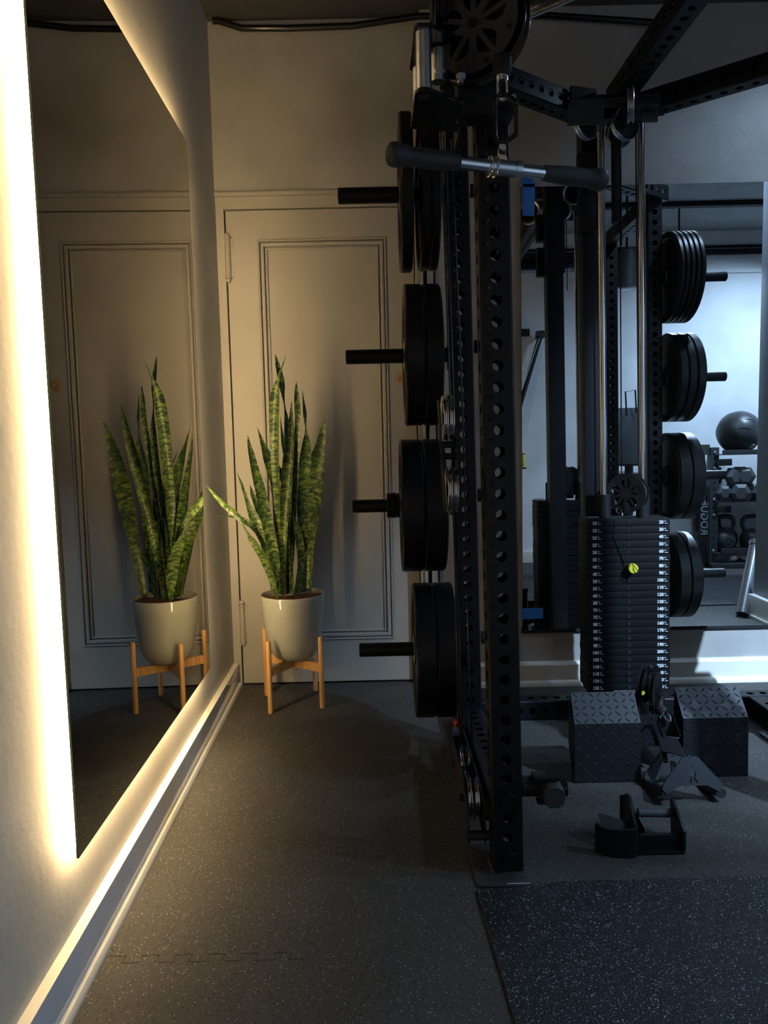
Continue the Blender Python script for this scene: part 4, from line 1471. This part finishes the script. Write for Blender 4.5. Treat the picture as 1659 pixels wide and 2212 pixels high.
ck.cyl((cs[1].x - .026, 1.80, zz1 - .052), (cs[1].x + .034, 1.80, zz1 - .052), .012, seg=16)
ck.cyl((cs[1].x + .02, 1.83, zz1), (XL - .04, 1.83, zz1), .026, seg=28)
ck.build('cheek_plate', M['blackmatte'], t)
q = at(983, 1592, 2.33)
MB().box((q.x - .012, 2.30, q.z - .03), (q.x + .010, 2.36, q.z + .015), .002).build('housing', M['blackmatte'], t)
lb = MB().rbox(q + Vector((-.002, -.035, .035)), (.020, .001, .024), (0, 0, 0)).build('paper_label', M['digit'], t, smooth=0)
fl_ = q + Vector((-.003, -.036, .062))
fp = MB().prism([(fl_.x - .0005, fl_.z - .014), (fl_.x + .007, fl_.z - .003), (fl_.x + .0055, fl_.z + .012), (fl_.x + .002, fl_.z + .004), (fl_.x, fl_.z + .015), (fl_.x - .0045, fl_.z + .004), (fl_.x - .007, fl_.z + .001)], 'y', fl_.y - .0005, fl_.y + .0005)
fp.build('red_mark', M['red'], t, smooth=0)
MB().tube([at(1023, 1690, 1.86), at(1018, 1550, 1.80), at(1010, 1300, 1.72), at(1000, 900, 1.70), at(975, 300, 1.68)], .0024, 8).build('steel_cable', M['blacksmooth'], t)

# top carriage
t = empty('cable_trolley', (.24, 1.70, 1.85), 'black cable trolley with big spoked pulley and aluminium rollers atop near upright', 'cable trolley')
CT = at(1031, 62, 1.60)
ax = Vector((-.50, -.86, .0)).normalized()
sp = spoke_plate(CT + ax * .022, ax, .094, .005)
sp.build('spoked_plate', M['greyplate'], t)
q = CT + ax * .022
side = Vector((ax.y, -ax.x, 0)).normalized()
if side.x > 0: side = -side
wheel(t, CT - ax * .002, ax, .108, .030, 'blacksmooth', 'blacksmooth')
cp = MB().cyl(CT + ax * .024, CT + ax * .030, .009, seg=6)
for a_ in (-1.2, -.35, .5):
    pq = CT + ax * .024 + (-side * math.cos(a_) + Vector((0, 0, 1)) * math.sin(a_)) * .083
    cp.cyl(pq, pq + ax * .003, .005, seg=12)
cp.build('screw', M['blacksmooth'], t)
cp = MB().cyl(CT - ax * .020, CT - ax * .026, .100, seg=48)
cp.build('pulley_cheek', M['blackmatte'], t)
# aluminium rollers
for (px0_, py0_, px1_, py1_, Y, r) in ((914, 66, 916, 195, 1.56, .0155), (905, 121, 905, 247, 1.70, .0145)):
    a = at(px0_, py0_, Y); b_ = at(px1_, py1_, Y); b_.x = a.x
    MB().cyl(a, b_, r, seg=32).build('roller', M['alu'], t)
    MB().lathe([(0, 0), (.013, 0), (.014, -.004), (.012, -.010), (0, -.010)], Matrix.Translation(b_ + Vector((0, 0, -.004))), 24).build('roller_bolt', M['blackmatte'], t)
a = at(946, 108, 1.62); b_ = at(946, 178, 1.62)
MB().cyl(a, b_, .0150, seg=32).build('roller', M['alu'], t)
MB().cyl(a + Vector((.003, -.002, -.045)), a + Vector((.003, -.002, -.052)), .0165, seg=32).build('clamp_band', M['zinc'], t)
br = MB()
p_ = at(914, 200, 1.56)
for zz, yy in ((at(914, 199, 1.56).z, 0), (at(914, 60, 1.56).z, 0)):
    br.prism([(p_.x - .017, 1.550), (p_.x - .010, 1.540), (p_.x + .012, 1.540), (.185, 1.60), (.185, 1.74), (.06 + .03, 1.72), (p_.x - .020, 1.71)], 'z', zz - .008, zz, .001)
br.build('roller_bracket', M['blacksmooth'], t)
br = MB()
br.prism([(at(985, 0, 1.66).x - .002, 1.62), (.262, 1.62), (.262, 1.70), (at(985, 0, 1.66).x - .002, 1.70)], 'z', 1.80, 2.12, .002)
br.build('carriage_body', M['blackmatte'], t)
br = MB()
c_ = at(1050, 228, 1.745)
br.box((at(1012, 226, 1.735).x, 1.725, at(1012, 262, 1.735).z), (at(1104, 226, 1.735).x, 1.765, at(1012, 192, 1.735).z), .004)
br.box((at(990, 200, 1.74).x, 1.700, at(990, 275, 1.72).z), (at(998, 200, 1.74).x, 1.86, at(990, 190, 1.72).z), .002)
br.box((at(1104, 200, 1.74).x, 1.725, at(1104, 240, 1.72).z), (at(1110, 200, 1.74).x, 1.86, at(990, 190, 1.72).z), .002)
br.box((.150, 1.72, 1.90), (.262, 1.80, 2.15), .003)
bq = at(946, 235, 1.70)
# tall stacked pulleys at the very top
br.box((at(930, 0, 1.7).x, 1.66, 1.90), (at(978, 0, 1.7).x, 1.74, 2.20), .004)
br.build('carriage_plate', M['black'], t)
for dx in (-.010, .004):
    wheel(t, at(952, 30, 1.66) + Vector((dx, -.015, 0)), (1, 0, 0), .060, .013, 'blacksmooth', 'blackmatte')
bl = MB()
nb_ = at(995, 165, 1.56)
bl.cyl(nb_ + Vector((0, 0, .004)), nb_ + Vector((0, 0, -.006)), .0105, seg=6).cyl(nb_ + Vector((0, 0, -.006)), nb_ + Vector((0, 0, -.014)), .0065, seg=16)
hx = at(1001, 216, 1.70)
bl.cyl(hx, hx + Vector((-.012, -.004, 0)), .0085, seg=6).cyl(hx + Vector((-.012, -.004, 0)), hx + Vector((-.018, -.006, 0)), .005, seg=12)
for px_, py_ in ((996, 245), (989, 262)):
    hy = at(px_, py_, 1.69); bl.cyl(hy, hy + Vector((-.004, -.010, 0)), .0055, seg=6)
hy = at(1109, 210, 1.68); bl.cyl(hy, hy + Vector((0, -.006, 0)), .006, seg=6)
bl.build('lock_nut', M['zinc'], t)
MB().lathe([(0, 0), (.0125, 0), (.0135, .003), (.0135, .014), (0, .014)], Matrix.Translation(nb_ + Vector((0, 0, .005))), 20).build('spacer', M['blackmatte'], t)
c_ = at(1022, 208, 1.70)
MB().cyl(c_ + Vector((-.012, 0, 0)), c_ + Vector((.0, 0, 0)), .022, seg=28).cyl(c_, c_ + Vector((.075, .02, 0)), .0205, seg=28).build('pivot_tube', M['black'], t)
# cable end with swivel
sv = at(1083, 108, 1.56)
MB().tube([CT + Vector((.085, .01, -.02)), sv + Vector((0, 0, .04)), sv], .0028, 8).build('steel_cable', M['blacksmooth'], t)
sl = at(1084, 122, 1.56); sl2 = at(1084, 152, 1.56); sl3 = at(1084, 163, 1.56)
MB().lathe([(0, 0), (.0175, 0), (.0190, -.004), (.0190, sl2.z - sl.z), (.0155, sl3.z - sl.z), (0, sl3.z - sl.z)], Matrix.Translation(sl), 28).build('cable_stop', M['blackmatte'], t)
s3 = at(1084, 163, 1.56)
sw = MB().cyl(s3, s3 + Vector((0, 0, -.012)), .0125, seg=28)
sw.box(s3 + Vector((-.0115, -.006, -.036)), s3 + Vector((-.007, .006, -.010)), .002).box(s3 + Vector((.007, -.006, -.036)), s3 + Vector((.0115, .006, -.010)), .002)
sw.tube([s3 + Vector((-.009, 0, -.034)), s3 + Vector((-.006, 0, -.043)), s3 + Vector((0, 0, -.046)), s3 + Vector((.006, 0, -.043)), s3 + Vector((.009, 0, -.034))], .0042, 10)
sw.build('swivel_eye', M['chrome'], t)
CP = [(1086, 322), (1080, 300), (1072, 297), (1069, 280), (1070, 215), (1078, 205), (1090, 203), (1103, 211), (1114, 220)]
tmp = [at(x_, y_, 1.555) for x_, y_ in ((1078, 206), (1070, 216), (1069, 296), (1074, 306), (1084, 308), (1100, 300), (1116, 288))]
pts2 = [at(1090, 203, 1.555), at(1078, 206, 1.555), at(1070, 216, 1.555), at(1069, 250, 1.555), at(1069, 294, 1.555), at(1074, 305, 1.555), at(1090, 306, 1.545), at(1102, 300, 1.535), at(1115, 290, 1.53)]
carabiner([at(1114, 222, 1.53), at(1104, 212, 1.54)] + pts2, .0048, 'black carabiner linking the cable swivel to the pull-down bar')

# pull-down bar
t = empty('pull_down_bar', at(1075, 361, 1.58), 'chrome pull-down bar with black rubber grips hanging before the near upright', 'bar')
A = at(838, 332, 1.50); B = at(1306, 390, 1.655)
D = (B - A)
def pb(f): return A + D * f
L = D.length
mxb = Matrix.Translation(A) @ D.to_track_quat('Z', 'Y').to_matrix().to_4x4()
MB().cyl(pb(.28), pb(.78), .0130, seg=32).build('chrome_tube', M['chrome'], t)
def grip(flip):
    pr = [(0, 0), (.016, 0), (.0215, .004), (.0235, .012), (.0225, .026), (.0195, .032), (.0185, .050), (.0195, .085), (.0185, .110), (.0155, .150), (0, .150)]
    if flip: pr = [(r, L - h) for r, h in pr]
    MB().lathe(pr, mxb, 36).build('rubber_grip', M['grip'], t, smooth=50)
grip(False); grip(True)
def fr(px_): return (at(px_, 333 + (px_ - 838) * .124, 1.58).x - A.x) / D.x
dn = D.normalized()
f0 = fr(1058); f1 = fr(1118)
MB().cyl(pb(f0) , pb(f1), .0158, seg=32).cyl(pb(f1 - .015), pb(f1 + .012), .0175, seg=32).build('swivel_sleeve', M['steel'], t)
sr = MB()
for f in (fr(1056), fr(1068)):
    u = dn.orthogonal().normalized(); v_ = dn.cross(u)
    sr.tube([pb(f) + (u * math.cos(k * PI / 16) + v_ * math.sin(k * PI / 16)) * .0195 for k in range(32)], .0018, 8, True)
sr.build('snap_ring', M['chrome'], t)
tp = pb(fr(1085))
mb = MB().prism([(-.010, .008), (-.008, .030), (-.006, .042), (.004, .045), (.009, .040), (.009, .020), (.012, .010)], 'y', -.0028, .0028, .0008)
for v_ in mb.bm.verts: v_.co += tp + Vector((-.002, -.004, .002))
mb.build('eye_tab', M['chrome'], t)

# =================================================================== THINGS ACROSS THE ROOM (reflected in the gym mirror)
t = empty('storage_rack', (2.9, .3, 0), 'dark steel storage rack with three shelf trays holding gym gear', 'storage rack')
YS = 2 * YM - 6.13
def sz(py): return vat(1560, py, 6.13).z
X0 = vat(1540, 1000, 6.13).x
XE = 4.05
for x_ in (X0 - .035, XE):
    pm = MB()
    pm.box((x_, YS - .30, 0), (x_ + .07, YS - .23, sz(966)), .003)
    pm.box((x_, YS - .035, 0), (x_ + .07, YS + .035, sz(966)), .003)
    pm.box((x_, YS - .32, 0), (x_ + .07, YS + .10, .045), .003)
    o = pm.build('post', M['shelf'], t)
    hm = MB()
    k = .10
    while k < sz(975):
        hm.cyl((x_ + .035, YS + .034, k), (x_ + .035, YS + .0362, k), .010, seg=12); k += .0508
    hm.build('post_hole', M['dark'], o)
for py in (982, 1083, 1193):
    z = sz(py)
    tm = MB().box((X0 + .0, YS - .30, z - .004), (XE + .04, YS + .05, z), .001).box((X0 + .06, YS + .035, z), (XE + .04, YS + .05, z + .038), .002)
    tm.box((X0 - .05, YS - .3, z), (X0 - .04, YS + .03, z + .085), .002)
    o = tm.build('shelf_tray', M['shelf'], t)
    bk = MB().box((X0 + .01, YS + .036, z - .09), (X0 + .135, YS + .052, z - .035), .003)
    bk.build('shelf_bracket', M['blackmatte'], o)
    bb = MB()
    for dz in (.02, -.11):
        bb.sphere((X0, YS + .038, z + dz), .012, (1, .5, 1), 12)
    bb.build('shelf_bolt', M['zinc'], o)
rg = text_mesh('ROGUE', .086, .001, 'CENTER', .001)
xr0 = vat(1522, 1117, 6.10).x
MB().box((xr0 - .034, YS + .0, .04), (xr0 + .030, YS + .02, sz(1050)), .002).build('name_panel', M['blackmatte'], t)
MB().addmesh(rg, face_mx((xr0, YS + .0215, sz(1117)), (0, 0, 1), (1, 0, 0))).build('lettering', M['hexlight'], t, smooth=0)
zt, zm, zl = (sz(p) for p in (982, 1083, 1193))
# medicine ball
BR = .178
bc = Vector((vat(1597, 927, 6.1).x + .06, YS - .10, zt + BR + .001))
ball = empty('medicine_ball', bc, 'large black leather medicine ball on the top tray of the storage rack', 'ball')
bb = MB().sphere(bc, BR, seg=48)
for v_ in bb.bm.verts:
    d = (v_.co - bc).normalized()
    v_.co = bc + d * (BR * (1 + .010 * math.sin(d.x * 9 + d.z * 7) * math.cos(d.y * 8)))
bb.build('ball_cover', M['leather'], ball)
sm = MB()
def sph(u, v_): 
    d = Vector((u, 1, v_)).normalized(); return bc + d * (BR * 1.008)
sm.tube([sph(.35 - .7 * 0, .35), sph(.05, .12), sph(-.18, .22), sph(-.45, .22)], .0028, 6).tube([sph(.42, .55), sph(.1, .75), sph(-.3, .7)], .0028, 6)
sm.build('seam', M['blackmatte'], ball)
tx = text_mesh('10', .05, .0005, 'CENTER', .001)
dd = Vector((.26, .72, -.64)).normalized()
uu = (Vector((.15, 0, 1)) - dd * Vector((.15, 0, 1)).dot(dd)).normalized()
MB().addmesh(tx, face_mx(bc + dd * (BR * 1.022), uu, dd.cross(uu))).build('printed_number', M['white'], ball, smooth=0)


def hexdumb(c, ang, R, L, label):
    t_ = empty('dumbbell', c, label, 'dumbbell', 'hex dumbbells on the middle tray')
    rot = Matrix.Translation(c) @ Matrix.Rotation(ang, 4, 'Z') @ Matrix.Rotation(PI / 2, 4, 'Y')
    for sg in (-1, 1):
        hd = MB().lathe([(0, sg * (L / 2)), (R * .62, sg * L / 2), (R * 1.0, sg * (L / 2 - .018)), (R * 1.0, sg * (L / 2 - .055)), (R * .62, sg * (L / 2 - .075)), (0, sg * (L / 2 - .075))], rot @ Matrix.Rotation(PI / 6, 4, 'Z'), 6)
        hd.build('head', M['hex'], t_, smooth=0)
    MB().lathe([(0, -L / 2 + .06), (.015, -L / 2 + .06), (.018, 0), (.015, L / 2 - .06), (0, L / 2 - .06)], rot, 16).build('handle', M['steel'], t_)


RD = .083
def dz_(px_, yy=0): return vat(px_, 1050, 6.1).x
hexdumb(Vector((dz_(1598), YS - .02, zm + RD * .87)), R_(100), RD, .27, 'hex dumbbell in front on the middle tray, centre of view')
hexdumb(Vector((dz_(1636), YS - .02, zm + RD * .87)), R_(80), RD, .27, 'hex dumbbell in front on the middle tray beside the pillar')
hexdumb(Vector((dz_(1582), YS - .12, zm + RD * 2.45)), R_(70), RD, .27, 'hex dumbbell lying on top of the pile, left')
hexdumb(Vector((dz_(1622), YS - .12, zm + RD * 2.45)), R_(104), RD, .27, 'hex dumbbell lying on top of the pile, right')
hexdumb(Vector((dz_(1562), YS - .06, zm + RD * .87)), R_(85), RD * .8, .24, 'hex dumbbell at the left end of the middle tray')


def kettle(c, s, yaw, label):
    t_ = empty('kettlebell', c, label, 'kettlebell', 'kettlebells on the low tray')
    mx = Matrix.Translation(c) @ Matrix.Rotation(yaw, 4, 'Z') @ Matrix.Scale(s, 4)
    b_ = MB().lathe([(0, 0), (.06, 0), (.078, .012), (.098, .05), (.103, .09), (.095, .135), (.070, .172), (.03, .188), (0, .19)], mx, 32)
    hp = [Vector((-.055, 0, .155)), Vector((-.082, 0, .21)), Vector((-.085, 0, .255)), Vector((-.062, 0, .288)), Vector((0, 0, .297)), Vector((.062, 0, .288)), Vector((.085, 0, .255)), Vector((.082, 0, .21)), Vector((.055, 0, .155))]
    hp = [Vector(p[:3]) for p in catmull([tuple(p) for p in hp], 4)]
    b_.build('bell', M['iron'], t_, smooth=50)
    h_ = MB().tube([mx @ p for p in hp], .0175 * s, 14)
    h_.build('handle', M['iron'], t_, smooth=50)
    bd = MB().lathe([(.036, .0), (.040, .002), (.044, 0)], mx @ face_mx((0, .1005, .09), (-1, 0, 0), (0, 0, 1)), 32)
    bd.build('raised_badge', M['iron'], t_, smooth=50)


kx = lambda p_: vat(p_, 1160, 6.1).x
kettle(Vector((kx(1573), YS - .06, zl + .001)), .98, 0, 'front kettlebell on the low tray, fully visible in the mirror')
kettle(Vector((kx(1637), YS - .06, zl + .001)), .98, .1, 'front kettlebell on the low tray, cut by the pillar edge')
kettle(Vector((kx(1600), YS - .235, zl + .001)), .95, 1.2, 'rear kettlebell turned sideways behind the front pair')
kettle(Vector((kx(1552), YS - .235, zl + .001)), .95, .3, 'rear kettlebell behind the fully visible one')
# rope on the bottom rail
rp = MB()
zr = .05
cxs = [(kx(1545 + i * 6), YS - .04 + .05 * math.sin(i * 1.1), zr + .018 + .014 * math.cos(i * 1.7)) for i in range(14)]
cen = [Vector(p[:3]) for p in catmull(cxs, 10)]
for ph in (0, 2.09, 4.19):
    pts = []
    for i, p in enumerate(cen):
        a = i * .42 + ph
        pts.append(p + Vector((.004 * math.cos(a), .011 * math.cos(a), .011 * math.sin(a))))
    rp.tube(pts, .0115, 7)
tag(rp.build('rope', M['rope']), 'thick white twisted rope coiled under the low tray of the storage rack', 'rope')
MB().box((X0 - .03, YS - .25, .0), (XE, YS + .09, .04), .004).build('base_rail', M['shelf'], t)

# steel tube leaning on the pillar
pbm = Vector((2.045, 1.90, 0))
b0 = vat(1604, 1330, 4.40); b0.z = .001
b1 = vat(1634, 1180, 4.62)
t = empty('steel_tube', b0, 'brushed steel tube leaning against the grey pillar', 'tube')
dd = (b1 - b0).normalized()
MB().cyl(b0 + Vector((0, 0, .012)), b1, .041, seg=36).build('tube', M['steel'], t)
MB().cyl(b1, b1 + dd * .03, .046, seg=36).cyl(b1 + dd * .03, b1 + dd * .04, .006, seg=12).build('end_cap', M['steel'], t)

# adjustable bench behind the rack
bp = vat(1362, 985, 5.35)
t = empty('exercise_bench', (bp.x, bp.y, 0), 'black padded exercise bench reflected behind the chrome rods', 'bench')
MB().rbox((bp.x, bp.y, 1.10), (.26, .07, .42), (.25, 0, 0), .02).build('back_pad', M['leather'], t)
MB().rbox((bp.x, bp.y - .28, .80), (.27, .42, .07), (0, 0, 0), .02).build('seat_pad', M['leather'], t)
MB().box((bp.x - .04, bp.y - .40, .04), (bp.x + .04, bp.y + .02, .08), .004).cyl((bp.x, bp.y - .30, .05), (bp.x, bp.y - .27, .78), .03).cyl((bp.x, bp.y - .05, .05), (bp.x, bp.y - .03, .92), .03).box((bp.x - .28, bp.y - .42, 0), (bp.x + .28, bp.y - .36, .05), .004).box((bp.x - .28, bp.y - .02, 0), (bp.x + .28, bp.y + .04, .05), .004).build('frame', M['blackmatte'], t)
lp = [Vector((bp.x + sx, bp.y + .03, z_)) for sx, z_ in ((-.04, 1.25), (-.05, 1.42), (.02, 1.43), (.03, 1.27))]
MB().tube(lp, .006, 8).build('handle', M['blackmatte'], t)

# hanging speaker
sc = Vector((1.76, 1.06, 2.25))
t = empty('spotlight', sc, 'dark cylindrical spotlight hanging from the ceiling, reflected between the chrome rods', 'spotlight')
sd = (Vector((1.76, 1.061, .0)) - Vector((1.76, 1.06, 2.215))).normalized()
smx = Matrix.Translation(Vector((1.76, 1.06, 2.215)) - sd * .10) @ (-sd).to_track_quat('Z', 'Y').to_matrix().to_4x4()
MB().lathe([(0, .10), (.070, .10), (.085, .085), (.088, -.165), (.080, -.165), (.078, -.08), (0, -.075)], smx, 32).build('housing', M['greyplate'], t)
MB().cyl(sc + Vector((0, 0, .10)), Vector((sc.x, sc.y, CEIL)), .008).build('hanger', M['blackmatte'], t)

# wall-mounted arm with strut and cables
YW = YF + .05
def wv(px_, py_, d=0):
    p = vat(px_, py_, 2 * YM - YW - .0)
    p.y = YW + d
    return p
t = empty('wall_mounted_arm', wv(1150, 720), 'black wall-mounted arm with a long diagonal strut, reflected left of the mast', 'wall arm')
MB().box(wv(1090, 713) + Vector((0, 0, 0)), wv(1142, 727, .05)).build('arm', M['blackmatte'], t)
MB().prism([(wv(1157, 716).x, wv(1157, 716).z), (wv(1172, 714).x, wv(1172, 714).z), (wv(1182, 724).x, wv(1182, 724).z), (wv(1172, 732).x, wv(1172, 732).z), (wv(1155, 733).x, wv(1155, 733).z)], 'y', YW, YW + .03, .002).build('pivot_joint', M['greyplate'], t)
MB().cyl(wv(1166, 728, .02), wv(1103, 940, .02), .022, seg=16).build('strut', M['blackmatte'], t)
MB().cyl(wv(1162, 732, .06), wv(1112, 880, .06), .003, seg=8).cyl(wv(1174, 742, .05), wv(1128, 980, .05), .003, seg=8).build('cord', M['white'], t)
t = empty('suspension_strap', wv(1127, 998, .06), 'lime yellow grip hanging on a cord from the wall-mounted arm', 'suspension strap')
MB().cyl(wv(1126, 982, .06), wv(1129, 1008, .06), .016, seg=16).build('grip', M['lime'], t)
MB().tube([wv(1120, 980, .06), wv(1131, 981, .06)], .006, 8).cyl(wv(1118, 1011, .06), wv(1134, 1011, .06), .007, seg=10).build('end_bracket', M['blackmatte'], t)

for o in bpy.data.objects:
    if o.type == 'MESH' and len(o.data.materials) == 0: o.data.materials.append(M['blackmatte'])
